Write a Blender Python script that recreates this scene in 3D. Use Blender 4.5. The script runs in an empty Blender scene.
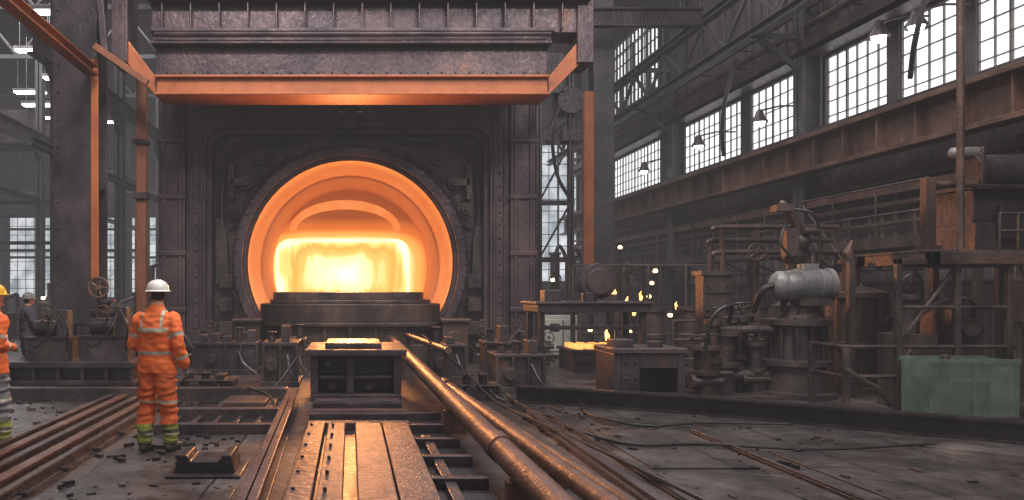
import bpy, bmesh, math, random
from mathutils import Vector, Matrix, noise
random.seed(7)
scene = bpy.context.scene
R = random.uniform

# ------------------------------------------------------------------ helpers
def V(*a): return Vector(a)
def lin(r, g, b):
    f = lambda c: (c/255/12.92) if c/255 <= .04045 else ((c/255+.055)/1.055)**2.4
    return (f(r), f(g), f(b), 1)

class MB:
    def __init__(s): s.v = []; s.f = []; s.m = []
    def add(s, vs, fs, m=0):
        o = len(s.v); s.v += [Vector(p) for p in vs]
        for f in fs: s.f.append([i+o for i in f]); s.m.append(m)
    def box(s, x0, x1, y0, y1, z0, z1, m=0):
        vs = [(x, y, z) for x in (x0, x1) for y in (y0, y1) for z in (z0, z1)]
        s.add(vs, [(0,1,3,2),(4,6,7,5),(0,4,5,1),(2,3,7,6),(0,2,6,4),(1,5,7,3)], m)
    def frame(s, d, up=None):
        d = d.normalized()
        up = Vector(up) if up is not None else Vector((0, 0, 1))
        if abs(d.dot(up.normalized())) > .98: up = Vector((0, 1, 0)) if abs(d.y) < .9 else Vector((1, 0, 0))
        sd = d.cross(up).normalized(); u = sd.cross(d).normalized()
        return d, sd, u
    def obox(s, p1, p2, w, h, m=0, up=None):
        p1 = Vector(p1); p2 = Vector(p2); d, sd, u = s.frame(p2-p1, up)
        vs = [p+sd*a*w/2+u*b*h/2 for p in (p1, p2) for a in (-1, 1) for b in (-1, 1)]
        s.add(vs, [(0,1,3,2),(4,6,7,5),(0,4,5,1),(2,3,7,6),(0,2,6,4),(1,5,7,3)], m)
    def ibeam(s, p1, p2, w, h, t=.03, m=0, up=None):
        p1 = Vector(p1); p2 = Vector(p2); d, sd, u = s.frame(p2-p1, up)
        s.obox(p1, p2, t, h, m, up)
        s.obox(p1+u*(h/2-t/2), p2+u*(h/2-t/2), w, t, m, up)
        s.obox(p1-u*(h/2-t/2), p2-u*(h/2-t/2), w, t, m, up)
    def cyl(s, p1, p2, r, r2=None, n=16, m=0):
        p1 = Vector(p1); p2 = Vector(p2); r2 = r if r2 is None else r2
        d, sd, u = s.frame(p2-p1)
        vs = []
        for p, rr in ((p1, r), (p2, r2)):
            for i in range(n):
                a = 2*math.pi*i/n; vs.append(p+sd*math.cos(a)*rr+u*math.sin(a)*rr)
        fs = [(i, (i+1) % n, n+(i+1) % n, n+i) for i in range(n)]
        fs += [list(range(n))[::-1], list(range(n, 2*n))]
        s.add(vs, fs, m)
    def limb(s, pts, rad, n=16, m=0, ref=None, cap=True):
        pts = [Vector(p) for p in pts]
        rad = [(r, r) if not isinstance(r, (tuple, list)) else r for r in rad]
        if cap:
            d0 = (pts[0]-pts[1]).normalized(); d1 = (pts[-1]-pts[-2]).normalized()
            r0 = min(rad[0]); r1 = min(rad[-1])
            a = [(pts[0]+d0*r0*k, (rad[0][0]*q, rad[0][1]*q)) for k, q in ((.95, .3), (.7, .7))]
            b = [(pts[-1]+d1*r1*k, (rad[-1][0]*q, rad[-1][1]*q)) for k, q in ((.7, .7), (.95, .3))]
            pts = [x[0] for x in a]+pts+[x[0] for x in b]
            rad = [x[1] for x in a]+rad+[x[1] for x in b]
        N = len(pts); vs = []; prev = Vector(ref) if ref is not None else None
        for i, p in enumerate(pts):
            t = (pts[min(i+1, N-1)]-pts[max(i-1, 0)]).normalized()
            if prev is None:
                prev = Vector((0, 0, 1)) if abs(t.z) < .9 else Vector((1, 0, 0))
            sd = (prev-t*prev.dot(t)).normalized(); prev = sd; u = t.cross(sd)
            for k in range(n):
                a = 2*math.pi*k/n; vs.append(p+sd*math.cos(a)*rad[i][0]+u*math.sin(a)*rad[i][1])
        fs = []
        for i in range(N-1):
            for k in range(n):
                fs.append((i*n+k, i*n+(k+1) % n, (i+1)*n+(k+1) % n, (i+1)*n+k))
        fs += [list(range(n))[::-1], list(range((N-1)*n, N*n))]
        s.add(vs, fs, m)
    def tube(s, pts, r, n=10, m=0):
        s.limb(pts, [r]*len(pts), n, m, cap=False)
    def hose(s, pts, r, n=8, m=0, sub=8):
        P = [Vector(p) for p in pts]; P = [P[0]*2-P[1]]+P+[P[-1]*2-P[-2]]; out = []
        for i in range(1, len(P)-2):
            for k in range(sub):
                t = k/sub; a, b, c, d = P[i-1], P[i], P[i+1], P[i+2]
                out.append(.5*((2*b)+(c-a)*t+(2*a-5*b+4*c-d)*t*t+(3*b-a-3*c+d)*t**3))
        out.append(P[-2]); s.tube(out, r, n, m)
    def lathe(s, prof, o, axis=(0, 0, 1), n=32, m=0, a0=0, a1=2*math.pi, closed=False):
        o = Vector(o); d, sd, u = s.frame(Vector(axis)); full = abs(a1-a0) > 6.28
        cnt = n if full else n+1; vs = []
        for i in range(cnt):
            a = a0+(a1-a0)*i/n
            for r, h in prof: vs.append(o+d*h+(sd*math.cos(a)+u*math.sin(a))*r)
        L = len(prof); fs = []
        for i in range(n):
            j = (i+1) % cnt
            for k in range(L if closed else L-1):
                k2 = (k+1) % L; fs.append((i*L+k, j*L+k, j*L+k2, i*L+k2))
        s.add(vs, fs, m)
    def prism(s, poly, y0, y1, m=0, plane='xz'):
        n = len(poly)
        mk = (lambda a, b, c: (a, c, b)) if plane == 'xz' else ((lambda a, b, c: (c, a, b)) if plane == 'yz' else (lambda a, b, c: (a, b, c)))
        vs = [mk(a, b, y0) for a, b in poly]+[mk(a, b, y1) for a, b in poly]
        fs = [(i, (i+1) % n, n+(i+1) % n, n+i) for i in range(n)]+[list(range(n))[::-1], list(range(n, 2*n))]
        s.add(vs, fs, m)
    def plate_hole(s, x0, x1, z0, z1, hole, y0, y1, m=0):
        cx = sum(p[0] for p in hole)/len(hole); cz = sum(p[1] for p in hole)/len(hole); n = len(hole); out = []
        for x, z in hole:
            dx, dz = x-cx, z-cz; t = 1e9
            if dx > 1e-6: t = min(t, (x1-cx)/dx)
            if dx < -1e-6: t = min(t, (x0-cx)/dx)
            if dz > 1e-6: t = min(t, (z1-cz)/dz)
            if dz < -1e-6: t = min(t, (z0-cz)/dz)
            out.append([cx+dx*t, cz+dz*t])
        for c in ((x0, z0), (x0, z1), (x1, z0), (x1, z1)):
            k = min(range(n), key=lambda i: (out[i][0]-c[0])**2+(out[i][1]-c[1])**2); out[k] = list(c)
        vs = [(x, y, z) for y in (y0, y1) for ring in (hole, out) for x, z in ring]; fs = []
        for i in range(n):
            j = (i+1) % n
            fs += [(i, j, n+j, n+i), (2*n+i, 3*n+i, 3*n+j, 2*n+j), (i, 2*n+i, 2*n+j, j), (n+i, n+j, 3*n+j, 3*n+i)]
        s.add(vs, fs, m)
    def ball(s, c, r, n=16, m=0):
        if not isinstance(r, (tuple, list)): r = (r, r, r)
        c = Vector(c); vs = []; h = n//2
        for i in range(1, h):
            t = math.pi*i/h
            for k in range(n):
                a = 2*math.pi*k/n
                vs.append(c+Vector((math.sin(t)*math.cos(a)*r[0], math.sin(t)*math.sin(a)*r[1], math.cos(t)*r[2])))
        fs = [(i*n+k, i*n+(k+1) % n, (i+1)*n+(k+1) % n, (i+1)*n+k) for i in range(h-2) for k in range(n)]
        fs += [list(range(n)), list(range((h-2)*n, (h-1)*n))[::-1]]
        s.add(vs, fs, m)
    def wheel(s, c, axis, r, t=.02, m=0, sp=5):
        s.lathe([(r+t*math.cos(a), t*math.sin(a)) for a in [k*math.pi/3 for k in range(6)]], c, axis, 24, m, closed=True)
        c = Vector(c); d, sd, u = s.frame(Vector(axis))
        for i in range(sp):
            a = 2*math.pi*i/sp; s.cyl(c, c+(sd*math.cos(a)+u*math.sin(a))*r, t*.6, n=6, m=m)
        s.cyl(c-d*t*2, c+d*t*2, t*2, n=10, m=m)
    def build(s, name, mats, bevel=0, smooth=True, parent=None, ang=35, recalc=True):
        me = bpy.data.meshes.new(name); vs = s.v
        xs = [p.x for p in vs]; ys = [p.y for p in vs]; zs = [p.z for p in vs]
        o = Vector(((min(xs)+max(xs))/2, (min(ys)+max(ys))/2, min(zs)))
        me.from_pydata([p-o for p in vs], [], s.f)
        for mt in mats: me.materials.append(mt)
        me.polygons.foreach_set('material_index', s.m)
        if recalc:
            bm = bmesh.new(); bm.from_mesh(me); bmesh.ops.recalc_face_normals(bm, faces=bm.faces); bm.to_mesh(me); bm.free()
        if smooth:
            me.polygons.foreach_set('use_smooth', [True]*len(me.polygons)); me.set_sharp_from_angle(angle=math.radians(ang))
        me.update(); ob = bpy.data.objects.new(name, me); scene.collection.objects.link(ob)
        if parent is not None:
            ob.parent = parent; ob.location = o-parent.location
        else: ob.location = o
        if bevel:
            b = ob.modifiers.new('bevel', 'BEVEL'); b.width = bevel; b.segments = 2; b.limit_method = 'ANGLE'; b.angle_limit = math.radians(50); b.harden_normals = False
        return ob

def empty(name, loc=(0, 0, 0)):
    e = bpy.data.objects.new(name, None); e.location = loc; e.empty_display_size = .3; scene.collection.objects.link(e); return e

# ------------------------------------------------------------------ materials
def mat(name, c1, c2, rough=.6, metal=.2, scale=1.5, bump=.25, streak=1.0, c3=None, rvar=.25, stops=(.36, .64), dark=1.0, soot=False):
    m = bpy.data.materials.new(name); m.use_nodes = True; nt = m.node_tree; N = nt.nodes; L = nt.links
    c1, c2 = [tuple(k*dark for k in c[:3])+(1,) for c in (c1, c2)]
    if c3: c3 = tuple(k*dark for k in c3[:3])+(1,)
    b = N['Principled BSDF']; g = N.new('ShaderNodeNewGeometry')
    mp = N.new('ShaderNodeMapping'); mp.inputs['Scale'].default_value = (1, 1, max(streak, .75)); L.new(g.outputs['Position'], mp.inputs['Vector'])
    n1 = N.new('ShaderNodeTexNoise'); n1.inputs['Scale'].default_value = scale; n1.inputs['Detail'].default_value = 9; n1.inputs['Roughness'].default_value = .6
    L.new(mp.outputs[0], n1.inputs['Vector'])
    r = N.new('ShaderNodeValToRGB'); r.color_ramp.elements[0].position = stops[0]; r.color_ramp.elements[1].position = stops[1]
    r.color_ramp.elements[0].color = c1; r.color_ramp.elements[1].color = c2
    if c3: e = r.color_ramp.elements.new(stops[1]+.08); e.color = c3
    L.new(n1.outputs['Fac'], r.inputs['Fac']); col = r.outputs['Color']
    if soot:
        n3 = N.new('ShaderNodeTexNoise'); n3.inputs['Scale'].default_value = 1.1; n3.inputs['Detail'].default_value = 7; n3.inputs['Distortion'].default_value = .3
        m3 = N.new('ShaderNodeMapping'); m3.inputs['Scale'].default_value = (1, 1, .7); L.new(g.outputs['Position'], m3.inputs['Vector']); L.new(m3.outputs[0], n3.inputs['Vector'])
        r3 = N.new('ShaderNodeValToRGB'); r3.color_ramp.elements[0].position = .36; r3.color_ramp.elements[0].color = (.52,.52,.58,1); r3.color_ramp.elements[1].position = .66; r3.color_ramp.elements[1].color = (1.12,1.06,1.02,1)
        L.new(n3.outputs['Fac'], r3.inputs['Fac']); mx = N.new('ShaderNodeMix'); mx.data_type = 'RGBA'; mx.blend_type = 'MULTIPLY'; mx.inputs[0].default_value = 1
        L.new(col, mx.inputs[6]); L.new(r3.outputs['Color'], mx.inputs[7]); col = mx.outputs[2]
    L.new(col, b.inputs['Base Color'])
    n2 = N.new('ShaderNodeTexNoise'); n2.inputs['Scale'].default_value = scale*9; n2.inputs['Detail'].default_value = 6; L.new(mp.outputs[0], n2.inputs['Vector'])
    mr = N.new('ShaderNodeMapRange'); mr.inputs['To Min'].default_value = max(.05, rough-rvar); mr.inputs['To Max'].default_value = min(1, rough+rvar)
    L.new(n2.outputs['Fac'], mr.inputs['Value']); L.new(mr.outputs[0], b.inputs['Roughness'])
    b.inputs['Metallic'].default_value = metal
    if bump:
        bp = N.new('ShaderNodeBump'); bp.inputs['Strength'].default_value = bump; bp.inputs['Distance'].default_value = .03
        L.new(n2.outputs['Fac'], bp.inputs['Height']); L.new(bp.outputs[0], b.inputs['Normal'])
    return m

def emis(name, c1, c2, strength, scale=2, stretch=(1, 1, 1), base=None, stops=(.35, .65), c3=None):
    m = bpy.data.materials.new(name); m.use_nodes = True; nt = m.node_tree; N = nt.nodes; L = nt.links
    b = N['Principled BSDF']; g = N.new('ShaderNodeNewGeometry'); mp = N.new('ShaderNodeMapping'); mp.inputs['Scale'].default_value = stretch
    L.new(g.outputs['Position'], mp.inputs['Vector']); n1 = N.new('ShaderNodeTexNoise'); n1.inputs['Scale'].default_value = scale; n1.inputs['Detail'].default_value = 4
    L.new(mp.outputs[0], n1.inputs['Vector']); r = N.new('ShaderNodeValToRGB')
    r.color_ramp.elements[0].position = stops[0]; r.color_ramp.elements[1].position = stops[1]
    r.color_ramp.elements[0].color = c1; r.color_ramp.elements[1].color = c2
    if c3: e = r.color_ramp.elements.new((stops[0]+stops[1])/2); e.color = c3
    L.new(n1.outputs['Fac'], r.inputs['Fac']); L.new(r.outputs['Color'], b.inputs['Emission Color']); b.inputs['Emission Strength'].default_value = strength
    b.inputs['Base Color'].default_value = base or (0.02, .02, .02, 1); b.inputs['Roughness'].default_value = .8
    return m

def port_glow(name, c, a, bb, ramp, strength, jitter=.0, stretch=(1.6, 1, .4), base=(.3,.16,.08,1), pw=4.0):
    """incandescent refractory with a soft halo baked into emission, fading away from the fire port (centre c, half-size a x bb in X/Z)"""
    m = bpy.data.materials.new(name); m.use_nodes = True; nt = m.node_tree; N = nt.nodes; L = nt.links; b = N['Principled BSDF']
    g = N.new('ShaderNodeNewGeometry'); sp = N.new('ShaderNodeSeparateXYZ'); L.new(g.outputs['Position'], sp.inputs[0])
    def mth(op, i0, i1=None):
        n = N.new('ShaderNodeMath'); n.operation = op
        for k, i in enumerate((i0, i1)):
            if i is None: continue
            if isinstance(i, (int, float)): n.inputs[k].default_value = i
            else: L.new(i, n.inputs[k])
        return n.outputs[0]
    x = mth('POWER', mth('ABSOLUTE', mth('DIVIDE', mth('SUBTRACT', sp.outputs[0], c[0]), a)), pw)
    z = mth('POWER', mth('ABSOLUTE', mth('DIVIDE', mth('SUBTRACT', sp.outputs[2], c[1]), bb)), pw)
    q = mth('POWER', mth('ADD', x, z), 1/pw)
    if jitter:
        mp = N.new('ShaderNodeMapping'); mp.inputs['Scale'].default_value = stretch; L.new(g.outputs['Position'], mp.inputs['Vector'])
        n1 = N.new('ShaderNodeTexNoise'); n1.inputs['Scale'].default_value = 1.4; n1.inputs['Detail'].default_value = 5; n1.inputs['Distortion'].default_value = .6; L.new(mp.outputs[0], n1.inputs['Vector'])
        q = mth('ADD', q, mth('MULTIPLY', mth('SUBTRACT', n1.outputs['Fac'], .5), jitter))
    f = mth('DIVIDE', q, 2.0); r = N.new('ShaderNodeValToRGB'); r.color_ramp.interpolation = 'EASE'; el = r.color_ramp.elements
    el[0].position = ramp[0][0]; el[0].color = ramp[0][1]; el[1].position = ramp[-1][0]; el[1].color = ramp[-1][1]
    for p, cc in ramp[1:-1]: e = el.new(p); e.color = cc
    L.new(f, r.inputs['Fac']); L.new(r.outputs['Color'], b.inputs['Emission Color']); b.inputs['Emission Strength'].default_value = strength
    b.inputs['Base Color'].default_value = base; b.inputs['Roughness'].default_value = .85
    return m

D = .64
STEEL = mat('dark_steel', lin(72,62,68), lin(106,94,98), .42, .4, 1.6, .35, .4, lin(124,96,84), dark=D, soot=True)
STEEL2 = mat('grimy_steel', lin(76,66,66), lin(114,100,98), .44, .38, 2.1, .4, .5, lin(136,104,88), dark=D*1.05, soot=True)
FRAME = mat('furnace_frame_steel', lin(80,64,70), lin(110,92,96), .42, .35, 1.3, .4, .35, lin(138,98,82), dark=D*1.12, soot=True)
BLACK = mat('black_steel', lin(36,32,34), lin(62,54,56), .4, .3, 2, .3, dark=.8)
GREY = mat('grey_steel', lin(102,98,98), lin(140,134,130), .5, .3, 2, .2, dark=.8)
MOTOR = mat('grey_motor_paint', lin(98,98,98), lin(136,136,136), .42, .15, 3, .2, .6, lin(112,98,88), dark=.82)
RUST = mat('rust_steel', lin(94,68,58), lin(130,98,84), .5, .3, 1.8, .35, .5, lin(154,118,98), dark=.8, soot=True)
RUSTD = mat('dark_rust', lin(80,64,60), lin(114,94,86), .46, .35, 2.2, .35, .5, lin(138,106,90), dark=.7, soot=True)
RPIPE = mat('rusted_pipe', lin(88,58,50), lin(120,86,74), .46, .3, 3, .3, 1, lin(148,112,96), dark=.8)
RPLATE = mat('runway_plate', lin(64,52,52), lin(98,80,76), .48, .35, 3.2, .35, 1, lin(120,96,86), dark=.85)
ORANGE = mat('orange_steel', lin(166,90,50), lin(196,114,66), .5, .1, 1.5, .15, .4, lin(130,84,62), dark=.85)  # steel toned orange to orange-brown
ORBRN = mat('faded_orange_beam', lin(130,78,54), lin(160,100,70), .55, .1, 1.5, .15, .4, lin(110,80,66), dark=.75)
WALLM = mat('siding_metal', lin(104,96,94), lin(140,130,124), .6, .2, .9, .15, .25, lin(134,110,94), dark=.78, soot=True)
WALLD = mat('dark_wall', lin(76,72,76), lin(104,98,100), .7, .1, .9, .2, .25, dark=.72, soot=True)
ROOFM = mat('roof_sheet', lin(54,52,58), lin(78,74,80), .8, .1, .6, .2)
TRUSS = mat('truss_paint', lin(70,68,74), lin(98,94,98), .55, .25, 1.5, .1, dark=.66)
CABLE = mat('cable_rubber', lin(24,22,24), lin(44,40,40), .45, 0, 6, .1)

def floor_mat():
    m = mat('floor_plates', lin(68,62,63), lin(100,93,93), .4, .25, 1.1, .25, 1, lin(124,112,106), .25, (.36, .6), dark=.86)
    nt = m.node_tree; N = nt.nodes; L = nt.links; b = N['Principled BSDF']; g = N.new('ShaderNodeNewGeometry')
    mp = N.new('ShaderNodeMapping'); mp.inputs['Rotation'].default_value = (0, 0, math.radians(90)); L.new(g.outputs['Position'], mp.inputs['Vector'])
    br = N.new('ShaderNodeTexBrick'); br.inputs['Scale'].default_value = 1; br.inputs['Brick Width'].default_value = 2.6; br.inputs['Row Height'].default_value = 1.25
    br.inputs['Mortar Size'].default_value = .014; br.inputs['Mortar Smooth'].default_value = .3; br.inputs['Color1'].default_value = (.68,.66,.66,1); br.inputs['Color2'].default_value = (1.15,1.1,1.06,1); br.inputs['Mortar'].default_value = (.12,.1,.1,1)
    L.new(mp.outputs[0], br.inputs['Vector'])
    src = b.inputs['Base Color'].links[0].from_socket; mx = N.new('ShaderNodeMix'); mx.data_type = 'RGBA'; mx.blend_type = 'MULTIPLY'; mx.inputs[0].default_value = 1
    L.new(src, mx.inputs[6]); L.new(br.outputs['Color'], mx.inputs[7])
    n3 = N.new('ShaderNodeTexNoise'); n3.inputs['Scale'].default_value = 1.3; n3.inputs['Detail'].default_value = 13; n3.inputs['Distortion'].default_value = .8; n3.inputs['Roughness'].default_value = .65
    L.new(g.outputs['Position'], n3.inputs['Vector']); r3 = N.new('ShaderNodeValToRGB'); r3.color_ramp.elements[0].position = .38; r3.color_ramp.elements[0].color = (.36,.32,.31,1); r3.color_ramp.elements[1].position = .58; r3.color_ramp.elements[1].color = (1,1,1,1)
    L.new(n3.outputs['Fac'], r3.inputs['Fac']); m2 = N.new('ShaderNodeMix'); m2.data_type = 'RGBA'; m2.blend_type = 'MULTIPLY'; m2.inputs[0].default_value = 1
    L.new(mx.outputs[2], m2.inputs[6]); L.new(r3.outputs['Color'], m2.inputs[7]); L.new(m2.outputs[2], b.inputs['Base Color'])
    return m
FLOOR = floor_mat()
PANE = emis('daylit_frosted_pane', lin(226,232,238), lin(255,255,255), 1.7, 1.6, stops=(.3,.5))
PANEF = emis('far_daylit_pane', lin(150,162,170), lin(236,240,244), 1.2, .9, stops=(.35,.6))
LAMP = emis('lamp_glow', (1,.97,.9,1), (1,1,1,1), 9, 1)
WLAMP = emis('warm_lamp', (1,.5,.15,1), (1,.7,.3,1), 10, 1)
LINING = emis('hot_lining', (1,.22,.035,1), (1,.33,.07,1), .36, 1.6, base=(.8,.42,.18,1))
LININGD = emis('hot_lining_dull', (.9,.2,.03,1), (1,.27,.05,1), .16, 2.2, base=(.55,.28,.14,1))
PC = (-.22, 2.25)
BULK = port_glow('hot_bulkhead_glow', PC, 1.96, 1.0, [(0,(1,.6,.2,1)), (.49,(1,.62,.24,1)), (.56,(1,.3,.06,1)), (.66,(.42,.1,.014,1)), (.85,(.14,.03,.004,1))], 1.8, .05, (.8,1,.8))  # hot refractory, with the port's soft halo baked into its emission
HOT = port_glow('white_hot', PC, 2.08, 1.08, [(0,(1,.74,.46,1)), (.2,(1,.6,.26,1)), (.3,(1,.3,.07,1)), (.37,(1,.24,.045,1)), (.43,(1,.4,.11,1)), (.485,(1,.7,.36,1)), (.52,(1,.8,.5,1))], 2.5, .62, (1.7,1,.3), (.02,.02,.02,1))
ARCHHOT = emis('hot_arch', (1,.26,.05,1), (1,.38,.1,1), .75, 2, base=(.6,.34,.17,1))
HOTRIM = emis('white_hot_rim', (1,.5,.14,1), (1,.58,.2,1), 5, 1)
BILLET = emis('glowing_billet_steel', (1,.25,.04,1), (1,.4,.09,1), 2.0, 3)
FLAME = emis('gas_flame', (1,.35,.05,1), (1,.6,.2,1), 4, 5)

# ------------------------------------------------------------------ room shell
b = MB(); b.box(-26, 12, -6, 60, -.3, 0); b.build('floor', [FLOOR], smooth=False)
b = MB(); b.box(-26, 12, 2, 60, 16, 16.3); b.build('ceiling', [ROOFM], smooth=False)

WZ0, WZ1 = 5.75, 7.6
WY = [(11.6,15.35),(15.85,17.5),(17.9,20.2),(21.3,24.0),(24.6,29.2),(31,36.5),(37.3,41.4)]
b = MB()
b.box(12, 12.3, 6, 42.3, 0, WZ0); b.box(12, 12.3, 6, 42.3, WZ1, 9.7); b.box(12, 12.3, 6, 42.3, 12.7, 16)
prev = 6
for a, c in WY: b.box(12, 12.3, prev, a, WZ0, WZ1); prev = c
b.box(12, 12.3, prev, 42.3, WZ0, WZ1)
prev = 6
for a, c in WY[5:]: b.box(12, 12.3, prev, a, 9.7, 12.7); prev = c
b.box(12, 12.3, prev, 42.3, 9.7, 12.7)
y = 6.2
while y < 42:
    b.box(11.94, 12, y, y+.12, 0, 4.6, 1); b.box(11.95,12,y,y+.1,7.9,15.9,0); y += .45
b.build('wall_right', [WALLD, WALLM], smooth=False)
wn = 1
def window(p0, p1, z0, z1, nx, nz, axis, pane, t=.04):
    global wn
    b = MB(); c, a0, a1 = p0, p1[0], p1[1]
    def bx(a, bb, zz0, zz1, d0, d1, m):
        if axis == 'x': b.box(c+d0, c+d1, a, bb, zz0, zz1, m)
        else: b.box(a, bb, c+d0, c+d1, zz0, zz1, m)
    bx(a0, a1, z0, z1, .10, .13, 1)
    for i in range(nx+1):
        q = a0+(a1-a0)*i/nx; w = t*1.5 if i % 4 == 0 else t*.45
        bx(max(a0, q-w/2), min(a1, q+w/2), z0, z1, .05, .10, 0)
    for i in range(nz+1):
        q = z0+(z1-z0)*i/nz; bx(a0, a1, max(z0, q-t*.27), min(z1, q+t*.27), .05, .10, 0)
    b.build('window_%d' % wn, [GREY, pane], smooth=False); wn += 1
for k, (a, c) in enumerate(WY):
    n = max(3, int((c-a)/.36)); window(12, (a, c), WZ0, WZ1, n, 5, 'x', PANE)
    if k >= 5: window(12, (a, c), 9.7, 12.7, n, 6, 'x', PANE)
b = MB(); b.box(2, 9.0, 42, 42.3, 0, 16); b.box(9, 11.9, 42, 42.3, 0, 2.2); b.box(9, 11.9, 42, 42.3, 9.6, 16); b.box(11.9,12,42,42.3,0,16)
b.build('wall_back', [WALLD], smooth=False)
window(42, (9.0, 11.9), 2.2, 9.6, 6, 12, 'y', PANEF, .07)
b = MB(); b.box(-26, 2.3, 60, 60.3, 0, 1.2); b.box(-26, 2.3, 60, 60.3, 7.2, 16); b.box(2, 2.3, 42.3, 60, 0, 16)
for i in range(8): b.box(-26+i*3.5, -25.6+i*3.5, 60, 60.3, 1.2, 7.2)
b.build('wall_back', [WALLD], smooth=False)
for i in range(8): window(60, (-25.6+i*3.5, -22.5+i*3.5), 1.2, 7.2, 5, 9, 'y', PANEF, .08)
b = MB(); b.box(-26.3, -26, 2, 60.3, 0, 16)
for i in range(14): b.box(-26, -25.7, 3+i*4, 3.4+i*4, 0, 16)
b.build('wall_left', [WALLD], smooth=False)

# ------------------------------------------------------------------ right-wall structure
b = MB()
for y in (12.2, 20.4, 28.6, 36.8): b.ibeam((11.66, y, 0), (11.66, y, 15.99), .45, .5, .06, 0, up=(1,0,0))
b.build('wall_column', [TRUSS], .01, False)
b = MB()
b.box(11.0, 11.4, 6, 41.9, 4.6, 4.7); b.box(10.9, 11.4, 6, 41.9, 5.38, 5.48); b.box(11.2, 11.28, 6, 41.9, 4.7, 5.38)
y = 6.4
while y < 41.5: b.box(11.02, 11.2, y, y+.05, 4.7, 5.38); y += 1.15
b.box(11.12, 11.24, 6, 41.9, 5.48, 5.62, 1)
b.build('crane_runway_girder', [RUST, STEEL], .008, False)
b = MB()
for z, x, r in ((4.3, 11.75, .06), (4.1, 11.8, .05), (3.6, 11.7, .08), (8.4, 11.5, .09), (8.9, 11.6, .06), (3.2, 11.8, .05), (1.9,11.75,.06),(2.2,11.75,.04)):
    b.cyl((x, 6.5, z), (x, 41.8, z), r, n=10)
    y = 7.5
    while y < 41: b.box(x-.02, 11.93, y, y+.06, z-r-.03, z-r, 0); y += 2.7
for y in (9.5, 14.1, 16.7, 18.9, 23.2, 26.4): b.cyl((11.8,y,0),(11.8,y,4.5),.05,n=8); b.box(11.7,11.93,y-.25,y+.25,1.2,1.9)
b.build('conduit_pipes', [RUSTD])
b = MB()
b.box(11.5, 11.94, 6, 41.9, 3.98, 4.06); b.box(11.5,11.56,6,41.9,3.8,4.06)
b.box(11.4, 12, 6, 41.9, 7.68, 7.8,1); b.box(11.4,11.46,6,41.9,7.68,8.1,1)
b.build('trim_ledge', [RUST, STEEL2], 0, False)
b = MB()
b.box(10.3, 11.35, 14.2, 34, 2.66, 2.72); b.box(10.25,10.31,14.2,34,2.55,2.76); b.box(11.3,11.36,14.2,34,2.55,2.76)
y = 14.25
while y < 34: b.cyl((10.28, y, 2.72), (10.28, y, 3.75), .02, n=6); b.obox((10.4,y,2.6),(11.3,y,2.2),.05,.05); y += 1.4
for z in (3.2, 3.75): b.cyl((10.28, 14.2, z), (10.28, 34, z), .022, n=6)
for y in (14.3, 18.4, 22.5, 26.6, 30.7, 33.8): b.box(10.35,10.47,y,y+.12,0,2.66); b.box(11.2,11.32,y,y+.12,0,2.66)
for i in range(12): b.box(9.9, 10.25, 15.2+i*.24, 15.45+i*.24, .2+i*.21, .23+i*.21)
for x in (9.9, 10.25): b.obox((x,15.2,.1),(x,18.1,2.65),.04,.18); b.cyl((x,15.2,1.1),(x,18.1,3.65),.02,n=6); b.cyl((x,15.2,.1),(x,15.2,1.1),.02,n=6); b.cyl((x,16.6,1.3),(x,16.6,2.35),.02,n=6)
b.build('catwalk', [STEEL2], 0, False)
b = MB()
for z in (8.3, 9.6): b.ibeam((10.3, 8, z), (10.3, 41.5, z), .25, .22, .03)
y = 8; k = 0
while y < 40:
    z0, z1 = (8.4, 9.5) if k % 2 == 0 else (9.5, 8.4)
    b.obox((10.3, y, z0), (10.3, y+1.4, z1), .09, .09); b.obox((10.3, y, 8.4), (10.3, y, 9.5), .07, .07); y += 1.4; k += 1
for y in (12.2, 20.4, 28.6, 36.8):
    b.obox((10.3, y, 8.25), (11.4, y, 7.4), .12, .12); b.obox((10.2, y, 8.2), (11.4, y, 8.2), .14, .14); b.obox((10.2, y, 9.6), (11.4, y, 9.6), .14, .14)
y = 8
while y < 41: b.cyl((10.25, y, 9.7), (10.25, y, 10.7), .025, n=6); y += 1.4
b.cyl((10.25, 8, 10.7), (10.25, 41, 10.7), .03, n=6); b.cyl((10.25, 8, 10.2), (10.25, 41, 10.2), .025, n=6)
b.build('gantry_truss', [TRUSS], 0, False)
b = MB(); b.hose([(10.8, 14.6, 8.1), (10.7, 14.8, 7.4), (10.8, 15.3, 6.5), (11.2, 16.0, 6.0)], .05, 10); b.hose([(10.6,22,8.1),(10.5,22.4,7.1),(10.7,23,6.3),(11.2,24,5.8)], .06,10)
b.build('flexible_duct', [TRUSS])
for (x, y, z) in ((10.9, 16.5, 7.05), (10.9, 15.4, 6.9), (10.9, 21.3, 6.3), (10.8, 29.4, 6.2), (10.8,24.8,6.3)):
    b = MB(); b.lathe([(.05,.25),(.09,.2),(.12,.08),(.2,-.05),(.21,-.1),(.17,-.08)], (x, y, z), (0,0,1), 20, 0); b.ball((x, y, z-.07), .14, 12, 1)
    b.cyl((x, y, z+.22), (x+.55, y, z+.35), .025, n=8, m=0); b.cyl((x+.53,y,z+.35),(11.94,y,z+.35),.025,n=8); b.build('high_bay_lamp', [STEEL2, LAMP])

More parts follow.
